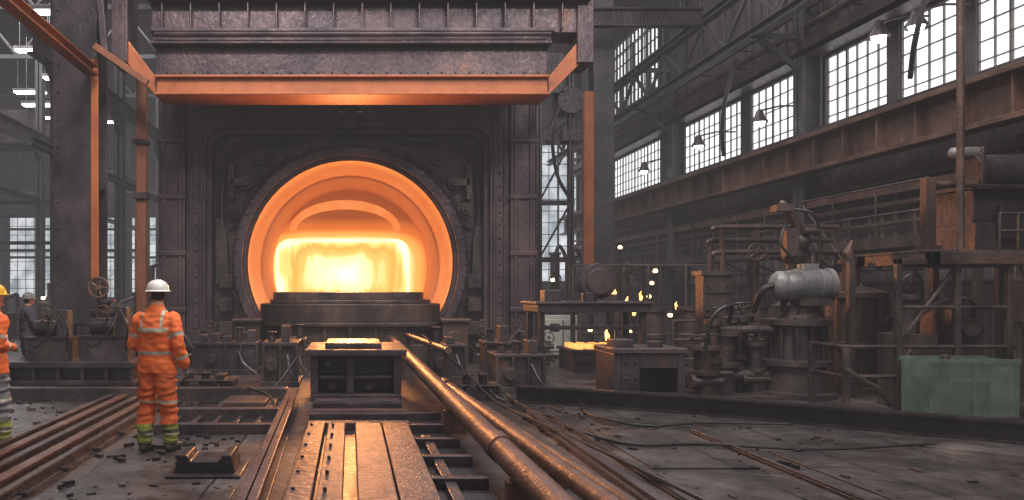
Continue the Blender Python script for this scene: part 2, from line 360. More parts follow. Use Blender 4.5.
# ------------------------------------------------------------------ left bay structure
b = MB()
for y in (26, 33, 40, 48, 56):
    for z in (13.4, 15.6): b.obox((-25.6, y, z), (-.5 if y > 42 else 11.2, y, z), .2, .2)
    x = -25.6; k = 0; xe = -1 if y > 42 else 10
    while x < xe:
        b.obox((x, y, 13.4 if k % 2 else 15.6), (x+1.8, y, 15.6 if k % 2 else 13.4), .1, .1); x += 1.8; k += 1
for x in (-24, -20.5, -17, -13.5, -10, -6.5): b.obox((x, 4, 15.75), (x, 59.5, 15.75), .14, .18)
b.build('roof_truss', [TRUSS], 0, False)
b = MB()
for x in (-9.5, -15.5):
    for y in (26, 33, 40, 48, 56):
        b.ibeam((x, y, 0), (x, y, 13.3), .35, .45, .06, 0, up=(0,1,0)); b.obox((x, y, 8.2), (x, y-.9, 9.0), .2, .3)
    b.ibeam((x, 16 if x < -10 else 24, 9.2), (x, 59.5, 9.2), .4, .7, .06, 1)
    b.ibeam((x, 24, 6.2), (x, 59.5, 6.2), .2, .25, .04, 0)
b.build('hall_column', [TRUSS, STEEL], 0, False)
b = MB()
for y in (44.6, 46.2): b.box(-25.5, -16, y, y+.3, 10.0, 11.0)
for i in range(9): b.obox((-25.4+i*1.05, 44.5, 10.0 if i%2 else 11.0), (-24.4+i*1.05, 44.5, 11.0 if i%2 else 10.0), .08, .08)
b.box(-20, -18, 44.6, 46.5, 11.0, 11.8); b.cyl((-19, 45.5, 10), (-19, 45.5, 7), .04, n=6); b.box(-19.3, -18.7, 45.2, 45.8, 6.5, 7)
b.build('overhead_crane', [STEEL, RUST], 0, False)
b = MB()
for y in (30, 36, 44):
    for z in (3.6, 5.2, 7.3): b.obox((-25.4, y+1.5, z), (-9.9, y+1.5, z), .12, .14)
b.build('pipe_bridge', [TRUSS], 0, False)
for (x, y, z) in ((-14.8,37.5,13.0),(-18,45,12.9),(-13.9,38.6,12.0),(-15.7,53,12.9),(-19.3,51.7,12.9),(-17.2,59,10.4),(-13,47,12.0),(-11.8,30,12.2),(-21,42,12.6),(-16.5,42.5,11.6)):
    b = MB(); b.box(x-.9, x+.9, y-.25, y+.25, z, z+.14, 0); b.box(x-.85, x+.85, y-.22, y+.22, z-.08, z, 1)
    b.cyl((x-.7,y,z+.14),(x-.7,y,15.9),.015,n=5,m=0); b.cyl((x+.7,y,z+.14),(x+.7,y,15.9),.015,n=5,m=0)
    b.build('ceiling_light', [GREY, LAMP], 0, False)

# ------------------------------------------------------------------ FURNACE
CX, CZ, RI, RO = 0.0, 2.42, 2.56, 2.97
furn = empty('reheating_furnace', (0, 20, 0))
def portal(x0, x1, zt, ix0, ix1, izt, r):
    p = [(x0, 0), (x0, zt), (x1, zt), (x1, 0), (ix1, 0)]
    for k in range(9):
        a = math.radians(90*k/8); p.append((ix1-r+r*math.cos(a), izt-r+r*math.sin(a)))
    for k in range(9):
        a = math.radians(90+90*k/8); p.append((ix0+r+r*math.cos(a), izt-r+r*math.sin(a)))
    p.append((ix0, 0)); return p
b = MB()
b.prism(portal(-4.1, 3.98, 6.6, -3.62, 3.5, 5.82, .5), 20.0, 20.22)
b.prism(portal(-4.0, 3.9, 6.5, -3.5, 3.38, 5.7, .42), 20.22, 20.7)
for x0, x1 in ((-4.75, -4.1), (3.98, 4.6)):
    b.box(x0, x1, 19.85, 19.92, 0, 6.75); b.box(x0, x1, 20.7, 20.77, 0, 6.75); b.box((x0+x1)/2-.05, (x0+x1)/2+.05, 19.92, 20.7, 0, 6.75)
    b.box(x0+.08,x0+.16,19.8,19.85,.2,6.6); b.box(x1-.16,x1-.08,19.8,19.85,.2,6.6)
    for z in (1.2, 2.6, 4.0, 5.4): b.box(x0+.02, x1-.02, 19.92, 20.7, z, z+.05); b.box(x0-.03,x1+.03,19.78,19.85,z,z+.12)
    b.box(x0-.08, x1+.08, 19.75, 20.9, 0, .12)
b.box(-4.6, 4.45, 20.0, 21.6, 6.6, 6.85); b.box(-4.1, 3.98, 20.7, 21.6, 5.8, 6.6); b.box(-4.1,-3.5,20.7,21.6,0,5.8); b.box(3.38,3.98,20.7,21.6,0,5.8)
for x in (-3.98, -3.72, 3.6, 3.86): b.box(x-.03, x+.03, 19.93, 20.0, .2, 5.9)
for i in range(22):
    x = -3.3+i*.31; b.cyl((x, 19.96, 6.45), (x, 20.0, 6.45), .04, n=6); b.cyl((x, 19.96, 5.98), (x, 20.0, 5.98), .035, n=6)
for i in range(17):
    for x in (-3.85, 3.73): b.cyl((x, 19.96, .5+i*.32), (x, 20.0, .5+i*.32), .04, n=6)
b.box(-.17, .17, 19.7, 20.0, 5.75, 6.5); b.box(-.26, -.2, 19.8, 20.0, 5.9, 6.4); b.box(.2, .26, 19.8, 20.0, 5.9, 6.4); b.cyl((-.3, 19.8, 6.1), (.3, 19.8, 6.1), .07, n=12)
b.build('housing_portal', [FRAME], .022, False, furn)
b = MB()
hole = [(CX+2.8*math.cos(2*math.pi*i/96), CZ+2.8*math.sin(2*math.pi*i/96)) for i in range(96)]
b.plate_hole(-3.55, 3.45, -.45, 5.8, hole, 21.0, 21.2)
for sx in (-1, 1):
    for (ang, rr) in ((38, 3.4), (50, 3.55), (25, 3.25)):
        a = math.radians(ang); x = sx*rr*math.cos(a); z = CZ+rr*math.sin(a)
        b.cyl((x, 20.75, z), (x, 21.0, z), .2, n=18); b.cyl((x, 20.62, z), (x, 20.76, z), .12, n=12); b.cyl((x, 20.55, z), (x, 20.62, z), .05, n=8)
    for t in range(8, 80, 9):
        x = sx*3.22*math.cos(math.radians(t)); z = CZ+3.12*math.sin(math.radians(t)); b.ball((x, 20.95, z), .06, 8)
    pts = [(sx*(3.12*math.cos(math.radians(t))), 20.9, CZ+3.12*math.sin(math.radians(t))) for t in range(18, 66, 4)]
    b.limb(pts, [(.07, .07)]*len(pts), 8, 0)
    b.box(min(sx*2.6, sx*3.05), max(sx*2.6, sx*3.05), 20.6, 21.0, 4.4, 4.6)
    b.box(min(sx*2.95, sx*3.1), max(sx*2.95, sx*3.1), 20.6, 21.0, 4.05, 4.95)
    b.prism([(sx*3.1,1.9),(sx*3.45,1.9),(sx*3.45,3.6),(sx*3.25,3.6),(sx*3.15,3.0)], 20.8, 21.0)
    b.hose([(sx*3.3, 20.8, 3.4), (sx*3.25, 20.8, 4.6), (sx*2.9, 20.8, 5.25), (sx*2.1, 20.85, 5.5), (sx*1.2, 20.9, 5.55)], .05, 8)
    b.hose([(sx*1.2, 20.85, 5.62), (sx*1.9, 20.7, 5.45), (sx*2.5, 20.7, 5.6), (sx*3.1, 20.75, 5.3), (sx*3.35, 20.8, 4.7)], .03, 8)
    for z in (.6, 1.2, 1.8): b.box(min(sx*3.0, sx*3.35), max(sx*3.0, sx*3.35), 20.7, 21, z, z+.35)
for i in range(13):
    b.cyl((-3.3+i*.55, 20.93, 5.6), (-3.3+i*.55, 21.0, 5.6), .05, n=8)
for v in b.v: v.y -= .3
b.build('face_plate', [STEEL2], .012, True, furn)
b = MB()
prof = [(RI, 1.4), (RI, .12), (RI+.04, .0), (RI+.1, -.02), (RI+.13, -.12), (RO-.1, -.14), (RO-.03, -.08), (RO, .1), (RO, 1.0)]
b.lathe(prof, (CX, 19.98, CZ), (0, 1, 0), 96, 0, closed=False)
for i in range(56):
    a = 2*math.pi*i/56; r = RO-.12
    z = CZ+r*math.sin(a)
    b.cyl((CX+r*math.cos(a), 19.8, z), (CX+r*math.cos(a), 19.9, z), .045, n=6)
b.build('mouth_ring', [FRAME], 0, True, furn)
b = MB()
b.lathe([(RI-.005, -.12), (RI-.02, .1), (RI-.14, 1.5)], (CX, 20.1, CZ), (0,1,0), 96, 0)
b.build('refractory_lining', [LINING], 0, True, furn)
b = MB()
b.lathe([(RI-.14, 1.5), (RI-.2, 1.53), (RI-.3, 3.5)], (CX, 20.1, CZ), (0,1,0), 96, 0)
b.build('inner_lining', [LININGD], 0, True, furn)
def rrect(x0, x1, z0, z1, r, k=8):
    out = []
    for cx, cz, a in ((x1-r, z1-r, 0), (x0+r, z1-r, 90), (x0+r, z0+r, 180), (x1-r, z0+r, 270)):
        for i in range(k+1):
            t = math.radians(a+90*i/k); out.append((cx+r*math.cos(t), cz+r*math.sin(t)))
    return out
HX0, HX1, HZ0, HZ1 = -2.18, 1.74, 1.25, 3.25
b = MB()
b.plate_hole(-2.5, 2.5, -.1, 4.95, rrect(HX0, HX1, HZ0, HZ1, .42), 23.55, 24.3)
b.build('rear_bulkhead', [BULK], 0, False, furn)
b = MB()
arc = [(-.15+1.62*math.cos(math.radians(t)), 3.5+.88*math.sin(math.radians(t))) for t in range(0, 181, 6)]
arc2 = [(-.15+1.45*math.cos(math.radians(t)), 3.5+.62*math.sin(math.radians(t))) for t in range(180, -1, -6)]
b.prism(arc+arc2, 23.4, 23.55, 0); b.build('lunette_arch', [ARCHHOT], 0, False, furn)
b = MB(); b.box(-2.5, 2.5, 24.32, 24.4, 0.9, 3.7); b.build('white_hot_bed', [HOT], 0, False, furn)
b = MB(); rp = rrect(HX0+.03, HX1-.03, HZ0+.03, HZ1-.03, .4)
ring = [(x, 23.6, z) for x, z in rp]; ring.append(ring[0]); b.tube(ring, .06, 10); b.build('hot_port_rim', [HOTRIM], 0, True, furn)
b = MB()
b.box(-2.0, 1.9, 20.6, 23.4, 0.6, 1.6); b.build('hearth_bed', [LININGD], .02, False, furn)
b = MB()
def slab(cx, cy, rx, ry, z0, z1, m=0, e=3.2, n=48):
    poly = []
    for i in range(n):
        a = 2*math.pi*i/n; c, s_ = math.cos(a), math.sin(a)
        poly.append((cx+rx*math.copysign(abs(c)**(2/e), c), cy+ry*math.copysign(abs(s_)**(2/e), s_)))
    b.prism(poly, z0, z1, m, 'xy')
slab(-.05, 20.0, 1.86, 1.2, 1.52, 1.7); slab(.0, 20.0, 1.98, 1.35, 1.42, 1.52); slab(0, 19.9, 2.2, 1.5, 1.0, 1.42); slab(0,19.9,2.28,1.56,.9,1.0)
slab(0, 19.9, 2.0, 1.4, .5, .95); slab(.1, 19.8, 2.35, 1.7, 0, .5)
for i in range(9):
    a = math.radians(200+i*17.5); b.box(1.95*math.cos(a)-.05, 1.95*math.cos(a)+.05, 19.85+1.36*math.sin(a)-.12, 19.85+1.36*math.sin(a)+.1, .5, .95)
for x in (-2.55, 2.3):
    b.box(x-.15, x+.45, 18.6, 19.7, 0, 1.0); b.box(x-.2, x+.5, 18.5, 19.7, 1.0, 1.08); b.cyl((x+.1, 18.5, .6), (x+.1, 18.7, .6), .2, n=16)
b.build('hearth_apron', [RUSTD], .02, False, furn)
b = MB()
for x0, x1 in ((-4.9, -2.9), (2.9, 4.7)):
    b.box(x0, x1, 18.9, 19.7, 0, .35); b.box(x0+.1, x1-.1, 18.7, 19.7, .35, .45)
    x = x0+.2
    while x < x1-.3: b.box(x, x+.28, 18.8, 19.3, .45, .62+R(0, .25)); b.cyl((x+.14, 18.7, .2), (x+.14, 18.95, .2), .09, n=10); x += .45
    for k in range(5):
        xx = x0+.15+k*.38; b.cyl((xx,18.5,0),(xx,18.5,R(.5,1.1)),.05,n=8); b.wheel((xx,18.4,R(.5,1.0)),(0,1,0),.12,.015)
    b.cyl((x0,18.5,.45),(x1,18.5,.45),.07,n=10); b.cyl((x0,18.45,.25),(x1,18.45,.25),.05,n=10)
    b.hose([(x0+.2,18.5,.9),(x0+.6,18.3,.5),(x0+1.0,18.35,.8),(x0+1.4,18.3,.3),(x1,18.4,.1)],.03,8)
b.build('plinth', [STEEL2], .012, False, furn)

b = MB()   # door-lift girder
b.box(-4.25, 4.33, 17.3, 18.3, 5.98, 6.03, 1); b.box(-4.22, 4.3, 17.42, 17.5, 6.03, 6.36, 1); b.box(-4.25, 4.33, 17.3, 18.3, 6.36, 6.41, 1)
b.box(-4.25, 4.3, 17.45, 18.3, 6.41, 7.05); b.box(-4.3, 4.35, 17.2, 18.4, 7.05, 7.13); b.box(-4.3, 4.35, 17.3, 17.4, 7.13, 7.3); b.box(-4.3, 4.4, 17.15, 18.4, 7.3, 7.38)
b.box(-4.35, 5.0, 17.5, 18.3, 7.38, 8.0); b.box(-4.4, 5.2, 17.2, 18.4, 8.0, 8.08); b.box(-4.3, 5.1, 17.6, 18.3, 8.08, 9.6)
for i in range(15): b.box(-4.1+i*.62, -4.06+i*.62, 17.3, 17.5, 7.4, 8.0)
for i in range(28): b.cyl((-4.0+i*.3, 17.42, 6.5), (-4.0+i*.3, 17.46, 6.5), .03, n=6); b.cyl((-4.0+i*.3, 17.42, 6.97), (-4.0+i*.3, 17.46, 6.97), .03, n=6)
b.cyl((-4.2,17.1,7.22),(4.3,17.1,7.22),.05,n=8)
b.prism([(4.33, 6.0), (4.33, 6.4), (5.08, 7.3), (5.08, 6.75)], 17.5, 17.62, 1); b.prism([(-5.0, 7.4), (-5.0, 6.85), (-4.25, 6.0), (-4.25, 6.4)], 17.5, 17.62, 1)
b.box(4.95, 5.3, 17.4, 18.3, 6.7, 15.95); b.box(-5.2, -4.85, 17.4, 18.3, 6.7, 15.95)
b.build('door_lift_girder', [FRAME, ORANGE], .014, False)

# ------------------------------------------------------------------ columns
b = MB(); b.ibeam((-6.05, 18, 0), (-6.05, 18, 15.99), .95, .8, .07, 0, up=(0,1,0)); b.box(-6.53, -5.57, 17.56, 17.6, 1.0, 15.9)
b.box(-5.68, -5.52, 17.5, 17.58, 2.0, 6.8, 1); b.box(-6.7, -5.4, 17.4, 18.6, 0, .15)
for z in (1.2, 4, 8): b.box(-6.5, -5.6, 17.6, 18.4, z, z+.06)
for i in range(14): b.cyl((-6.4, 17.52, 1.3+i*.6), (-6.4, 17.56, 1.3+i*.6), .03, n=6)
b.build('crane_column', [STEEL, ORANGE], .012, False)
b = MB(); b.box(-5.06, -4.84, 18.9, 19.15, 0, 6.9); b.box(-5.12, -4.8, 18.8, 19.2, 3.9, 4.05,1); b.box(-5.12,-4.8,18.8,19.2,5.2,5.3,1); b.box(-5.15,-4.8,18.7,19.2,0,.1,1)
b.build('guide_post', [ORBRN, STEEL], .012, False)
b = MB(); b.ibeam((7.5, 24, 0), (7.5, 24, 15.99), .6, .6, .06, 0, up=(0,1,0)); b.box(7.2, 7.8, 23.66, 23.7, 0, 15.9); b.box(6.93, 7.18, 23.55, 23.75, 2.1, 7.6, 1); b.box(6.98,7.0,23.6,24.1,0,12,0)
b.box(7.05, 7.95, 23.5, 24.5, 0, .15)
b.build('crane_column', [TRUSS, ORANGE], .012, False)
b = MB(); b.ibeam((-5.6, 7, 6.5), (-5.6, 17.4, 6.5), .25, .22, .03, 0); b.build('monorail_beam', [ORBRN], .01, False)
b = MB(); b.obox((-5.5,17.3,9.2),(-5.3,17.3,6.9),.14,.14); b.ibeam((-5.55, 17.9, 8.6), (-5.2, 17.9, 8.6), .3, .5, .04)
b.obox((-5.5,17.2,7.0),(-4.35,17.2,6.2),.12,.14,1)
b.build('diagonal_brace', [STEEL, ORBRN], .01, False)
b = MB()
for x in (5.3, 6.2): b.ibeam((x, 22.5, 0), (x, 22.5, 10), .16, .16, .03)
for z in (2.6, 4.2, 5.9, 7.4, 8.8): b.obox((5.2, 22.5, z), (6.3, 22.5, z), .1, .14)
for z0, z1 in ((2.6, 4.2), (4.2, 5.9), (5.9, 7.4)): b.obox((5.3, 22.5, z0), (6.2, 22.5, z1), .05, .05)
b.box(5.3, 5.9, 22.1, 22.8, 7.2, 8.3); b.cyl((6.1, 22.1, 7.0), (6.1, 22.8, 7.0), .36, n=20); b.box(5.9,6.4,22.2,22.7,5.9,6.2)
b.cyl((6.1, 22.2, 6.9), (6.1, 22.2, 5.0), .03, n=6); b.hose([(6.0,22.2,7.2),(5.6,22.1,6.2),(5.7,22.1,5),(6.1,22.1,4.2)],.05,8)
b.ibeam((5,22.5,9.4),(9.9,22.5,9.4),.3,.5,.04)
b.build('hoist_frame', [STEEL], 0, False)

# ------------------------------------------------------------------ foreground floor gear
b = MB()
for x, w, m in ((-3.72,.12,1), (-3.5,.16,0), (-3.26,.12,1), (-3.02,.16,0), (-2.8,.1,1)):
    b.box(x-w/2, x+w/2, 4.5, 12.4, 0, .03, 1); b.box(x-w*.15, x+w*.15, 4.5, 12.4, .03, .1, 1); b.box(x-w*.35, x+w*.35, 4.5, 12.4, .1, .135, m)
b.box(-3.85,-2.7,4.5,12.4,0,.012,2)
for i in range(9): b.box(-3.84, -2.7, 4.8+i*.95, 4.94+i*.95, 0, .05, 2)
b.build('floor_rails', [RPIPE, STEEL2, BLACK], .008, False)
b = MB()
b.prism([(-1.66,0),(-1.08,0),(-1.12,.2),(-1.2,.2),(-1.24,.14),(-1.5,.14),(-1.54,.2),(-1.62,.2)], 7.5, 7.95); b.box(-1.72,-1.02,7.4,8.05,0,.03)
b.build('floor_chock', [BLACK], .01, False)
b = MB()
b.box(-2.4, -.95, 9.7, 9.85, 0, .12); b.box(-2.5, -.95, 10.7, 10.9, 0, .16); b.box(-2.4, -.95, 9.85, 10.7, 0, .02, 1); b.box(-5.6,-1.0,12.6,12.85,0,.2); b.box(-5.6,-1.0,12.85,13.1,0,.08,1)
b.box(-1.9,-1.1,11.2,12.2,0,.1); b.box(-1.8,-1.2,11.3,12.1,.1,.16,2)
for i in range(6): b.box(-2.3+i*.27, -2.24+i*.27, 9.85, 10.7, .02, .07)
b.build('floor_trench_frame', [STEEL2, BLACK, RUSTD], .008, False)
b = MB()
b.box(-.56, 1.2, 4.6, 12.3, 0, .05, 1)
b.ibeam((-.72, 4.6, .13), (-.86, 12.2, .13), .16, .26, .03, 0)
b.box(-.5, -.3, 4.6, 9.6, .05, .18, 0); b.box(-.26, -.06, 4.6, 9.6, .05, .16, 2)
b.box(.06, .36, 4.6, 9.4, .05, .19, 2); b.box(.375, .68, 4.6, 9.4, .05, .19, 2)
b.box(.8, .9, 4.6, 9.0, .05, .12, 0)
for i in range(7): b.box(.7, 1.18, 5.0+i*.9, 5.1+i*.9, .05, .15, 0)
for i in range(5): b.box(-.52, .72, 9.7+i*.5, 9.9+i*.5, .05, .14+.03*(i % 2), 0 if i % 2 else 2)
for x in (-.45, -.2):
    for i in range(8): b.cyl((x, 5.1+i*.6, .16), (x, 5.1+i*.6, .2), .018, n=6, m=0)
b.build('charging_runway', [STEEL, BLACK, RPLATE], .008, False)
b = MB()
b.box(-.62, .8, 12.5, 14.2, 0, .12); b.box(-.62, -.5, 12.5, 14.2, .12, .72); b.box(.68, .8, 12.5, 14.2, .12, .72); b.box(-.7, .88, 12.4, 14.3, .72, .82)
b.box(-.5, .68, 12.9, 14.2, .12, .72,1); b.box(-.06, .06, 12.5, 12.9, .12, .72); b.box(-.5, .68, 12.6, 12.9, .34, .4)
b.box(-.4,.5,12.8,14,.82,.9); b.cyl((-.35,12.45,.6),(-.35,12.5,.6),.04,n=8)
for x in (-.28,.3): b.cyl((x,12.7,.23),(x,12.9,.23),.08,n=12)
b.build('buffer_block', [STEEL, BLACK], .015, False)
def machine_block(name, x0, x1, y0, y1, h, mats, seed):
    rr = random.Random(seed); b = MB()
    b.box(x0, x1, y0, y1, 0, .1); b.box(x0+.06, x1-.06, y0+.06, y1, .1, h*.75); b.box(x0+.02, x1-.02, y0, y1, h*.75, h*.82)
    w = x1-x0; n = max(2, int(w/.3))
    for i in range(n+1): xx = x0+.03+(w-.1)*i/n; b.box(xx, xx+.05, y0, y0+.08, .1, h*.75)
    xx = x0+.1
    while xx < x1-.2:
        hh = rr.uniform(.08, .3)*h+.05
        if rr.random() < .5: b.box(xx, xx+.16, y0+.15, y0+.6, h*.82, h*.82+hh)
        else: b.cyl((xx+.08, y0+.3, h*.82), (xx+.08, y0+.3, h*.82+hh), .07, n=12); b.cyl((xx+.08, y0+.3, h*.82+hh), (xx+.08, y0+.3, h*.82+hh+.03), .1, n=12)
        xx += .26
    b.cyl((x0+w*.3, y0-.06, h*.4), (x0+w*.3, y0+.1, h*.4), .11, n=14)
    b.hose([(x0+w*.7, y0, h*.6), (x0+w*.8, y0-.2, h*.3), (x0+w, y0-.25, .03)], .025, 8)
    return b.build(name, mats, .01, False)
machine_block('door_drive_unit', -1.62, -.92, 14.4, 15.4, .98, [STEEL2], 1)
machine_block('door_drive_unit', 1.5, 2.25, 15.3, 16.2, .86, [STEEL], 2)
machine_block('gearbox_housing', 2.45, 3.35, 13.6, 14.5, .8, [STEEL2], 3)
machine_block('gearbox_housing', -3.3, -1.9, 16.6, 17.6, .8, [STEEL], 4)
machine_block('valve_block', 1.7, 2.4, 12.6, 13.2, .3, [BLACK], 5)
machine_block('valve_block', -2.9, -1.9, 13.3, 14.0, .3, [RUSTD], 8)
machine_block('lubrication_unit', 2.6, 3.4, 15.6, 16.4, .9, [STEEL2], 11)
machine_block('lubrication_unit', -4.4, -3.6, 15.6, 16.3, .7, [STEEL], 12)
machine_block('lubrication_unit', -1.5, -.9, 16.6, 17.5, .9, [RUSTD], 13)
b = MB()
b.cyl((1.4, 4.9, .3), (.92, 18.1, .62), .11, n=24); b.cyl((1.33,7.0,.35),(1.32,7.3,.355),.125,n=24)
for y in (6.2, 9.4, 16.5):
    t = (y-4.9)/13.2; x = 1.4-.48*t; z = .3+.32*t; b.box(x-.13, x+.13, y, y+.14, 0.05 if y<12 else 0, z-.08)
b.build('lance_pipe', [RPIPE], 0, True)
b = MB()
b.cyl((1.9, 4.9, .2), (1.48, 12.2, .28), .085, n=20); b.cyl((1.48,12.1,.28),(1.46,12.4,.28),.11,n=20); b.box(1.7,1.9,7,7.1,0,.12); b.box(1.5,1.72,10,10.1,0,.16)
b.build('lance_pipe', [RPIPE], 0, True)
b = MB(); b.cyl((2.25, 4.9, .09), (1.85, 11.6, .09), .06, n=14); b.build('lance_pipe', [RUSTD], 0, True)
b = MB(); b.cyl((2.09, 4.9, .05), (1.7, 11.6, .05), .04, n=14); b.build('lance_pipe', [STEEL], 0, True)
b = MB(); b.cyl((1.62, 13.2, .75), (1.25, 17.6, .75), .06, n=14); b.box(1.55,1.68,13.4,13.5,0,.7); b.box(1.2,1.32,17.4,17.5,0,.7); b.build('lance_pipe', [RUSTD], 0, True)
b = MB()
for x, w, h in ((2.46, .18, .1), (2.75,.06,.05), (4.2, .08, .05)):
    b.box(x-w/2, x+w/2, 4.5, 11.0 if x < 3 else 9.8, 0, h*.6, 0); b.box(x-w/4, x+w/4, 4.5, 11.0 if x < 3 else 9.8, h*.6, h, 1)
b.build('floor_rails', [BLACK, STEEL], .005, False)
b = MB()
P = [(2.6, 12.5), (3.6, 12.0), (5.0, 11.2), (6.6, 9.9), (8.3, 8.6)]
for i in range(len(P)-1):
    a, c = V(*P[i], .13), V(*P[i+1], .13); b.ibeam(a, c, .22, .26, .03)
b.build('floor_kerb_beam', [BLACK], 0, False)
b = MB()
for (x0,x1,y0,y1) in ((2.9,4.0,5.0,7.6),(2.95,4.0,7.8,10.2),(4.5,6.2,5.2,8.6),(-2.3,-1.0,5.0,7.1),(-5.3,-3.9,5.2,8.2)):
    b.box(x0,x1,y0,y1,0,.018)
    for xx in (x0+.06,x1-.06):
        for yy in (y0+.06,(y0+y1)/2,y1-.06): b.cyl((xx,yy,.018),(xx,yy,.03),.02,n=6)
b.build('floor_cover_plate', [FLOOR], .004, False)
b = MB()
b.hose([(2.6, 13.3, .05), (2.5, 12.0, .06), (2.7, 10, .04), (3.1, 8.9, .04), (3.9, 8.9, .04), (5.0, 8.6, .04), (6.5,8.9,.04)], .018, 8)
b.hose([(3.6, 12.6, .04), (3.3, 11, .04), (3.7, 10.1, .04), (4.6, 10.3, .04), (5.6, 10.2, .04)], .018, 8)
b.hose([(1.35, 15.0, .9), (1.75, 13.3, .55), (2.1, 11.6, .14), (2.35, 10, .1), (2.6, 8, .1), (2.9, 6, .05), (3.0,4.8,.05)], .02, 8)
b.hose([(-.9,13.6,.6),(-1.3,12.9,.1),(-1.6,12.5,.22),(-1.2,11.9,.17),(-1.0,11,.03)], .02, 8)
b.build('hydraulic_hoses', [CABLE])
b = MB()
for i in range(420):
    x, y = random.choice([(R(2.3, 3.3), R(8.5, 12.4)), (R(-2.6, -1.0), R(8.0, 9.6)), (R(3.0,6.5), R(6.0,11)), (R(-5.4,-3.95),R(8,12.4)), (R(-2.6,-1.9),R(11,12.4)), (R(-2.6,-1.0),R(5.5,7.3))]); w = abs(random.gauss(.012, .022))+.008
    a = R(0, 3.14); hh = min(.04, w*.8); b.obox((x, y, hh/2), (x+w*math.cos(a)*2, y+w*math.sin(a)*2, hh/2), w*.8, hh, random.choice((0,1,1)))
b.build('scrap_offcuts', [RUSTD, BLACK], 0, False)

# ------------------------------------------------------------------ left middle ground
b = MB()
b.box(-6.4, -3.75, 13.8, 14.9, .1, .18); b.box(-6.4, -3.75, 13.8, 14.9, .4, .5); b.box(-6.35, -3.8, 13.95, 14.9, .18, .4, 1)
for i in range(7): b.box(-6.35+i*.42, -6.29+i*.42, 13.82, 13.95, .18, .4)
for x in (-6.3, -5.1, -3.9): b.box(x, x+.1, 13.85, 14, 0, .1); b.box(x, x+.1, 14.7, 14.85, 0, .1)
b.build('steel_deck', [STEEL, BLACK], .01, False)
def hydraulic_unit(name, x, y, z, sc, mats):
    b = MB()
    b.box(x, x+.9*sc, y, y+.6*sc, z, z+.45*sc, 0); b.box(x-.03, x+.93*sc, y-.03, y+.63*sc, z+.45*sc, z+.49*sc, 1)
    b.cyl((x+.1*sc, y+.3*sc, z+.66*sc), (x+.55*sc, y+.3*sc, z+.66*sc), .16*sc, n=20, m=1)
    for i in range(6): b.cyl((x+(.15+i*.06)*sc, y+.3*sc, z+.66*sc), (x+(.17+i*.06)*sc, y+.3*sc, z+.66*sc), .175*sc, n=20, m=0)
    b.box(x+.62*sc, x+.85*sc, y+.1*sc, y+.4*sc, z+.49*sc, z+1.05*sc, 0)
    b.wheel((x+.45*sc, y-.08*sc, z+.95*sc), (0, 1, .2), .14*sc, .016*sc, 2)
    b.cyl((x+.45*sc, y-.08*sc, z+.95*sc), (x+.45*sc, y+.3*sc, z+.8*sc), .025*sc, n=8, m=1)
    b.hose([(x+.7*sc, y, z+.9*sc), (x+.6*sc, y-.2*sc, z+.6*sc), (x+.3*sc, y-.15*sc, z+.3*sc), (x+.1*sc, y-.05*sc, z+.35*sc)], .022*sc, 8, 1)
    b.hose([(x+.75*sc, y, z+1.0*sc), (x+.95*sc, y-.2*sc, z+.7*sc), (x+.9*sc, y-.1*sc, z+.2*sc)], .022*sc, 8, 1)
    return b.build(name, mats, .008)
hydraulic_unit('hydraulic_power_unit', -4.75, 14.15, .5, .9, [STEEL, BLACK, RUST])
hydraulic_unit('hydraulic_power_unit', -5.75, 14.15, .5, .85, [STEEL2, BLACK, RUST])
b = MB()
b.cyl((-5.0, 16.4, 0), (-5.0, 16.4, 1.5), .12, n=16); b.cyl((-5.0,16.4,1.5),(-5.0,16.4,1.56),.2,n=16); b.cyl((-5.3,16.4,1.3),(-4.6,16.4,1.3),.1,n=16); b.wheel((-5.1,16.2,1.8),(0,1,0),.2,.025,1); b.cyl((-5.1,16.2,1.8),(-5.1,16.4,1.3),.04,n=8); b.cyl((-5.0,16.4,0),(-5.0,16.4,.05),.25,n=16)
b.build('valve_stand', [STEEL, RUST], 0)
for i in range(9):
    x = -17+i*1.35; y = R(27.5, 31); b = MB(); h = R(1.2, 2.6); w = R(.6, .9)
    b.box(x, x+w, y, y+1, 0, h*.6); b.box(x-.05, x+w+.05, y-.05, y+1.05, h*.6, h*.66); b.cyl((x+w*.5, y+.5, h*.66), (x+w*.5, y+.5, h), .2, n=14); b.box(x+w*.2, x+w*.4, y-.08, y, .3, h*.5)
    b.cyl((x+w*.5,y+.5,h),(x+w*1.15,y+.5,h+.2),.07,n=8); b.cyl((x+w*1.15,y+.5,h+.2),(x+w*1.15,y+.5,0),.07,n=8)
    b.ball((x+w*.3, y-.1, h*.66+.12), .08, 8, 1)
    b.build('workshop_machine', [STEEL2 if i % 2 else GREY, WLAMP], 0)

# ------------------------------------------------------------------ right middle ground
b = MB()
b.box(3.5, 5.6, 14.9, 16.2, 1.33, 1.48); b.box(3.45, 5.65, 14.85, 16.25, 1.48, 1.53)
for x in (3.55, 5.45):
    for y in (15.0, 16.0): b.box(x, x+.1, y, y+.1, 0, 1.33); b.box(x-.05,x+.15,y-.05,y+.15,0,.03)
b.box(3.6,5.5,15.05,15.1,1.0,1.08); b.box(3.7,4.0,15.2,15.6,1.53,1.75); b.cyl((4.6,15.4,1.53),(4.6,15.4,1.7),.15,n=14)
b.build('work_table', [STEEL], .01, False)
b = MB()
b.box(4.02, 5.12, 12.2, 13.1, 0, .06); b.box(4.02, 4.14, 12.2, 13.1, .06, .78); b.box(5.0, 5.12, 12.2, 13.1, .06, .78); b.box(4.0, 5.14, 12.15, 13.15, .78, .86); b.box(4.14, 5.0, 13.0, 13.1, .06, .78); b.box(4.14,4.42,12.2,13.0,.06,.78)
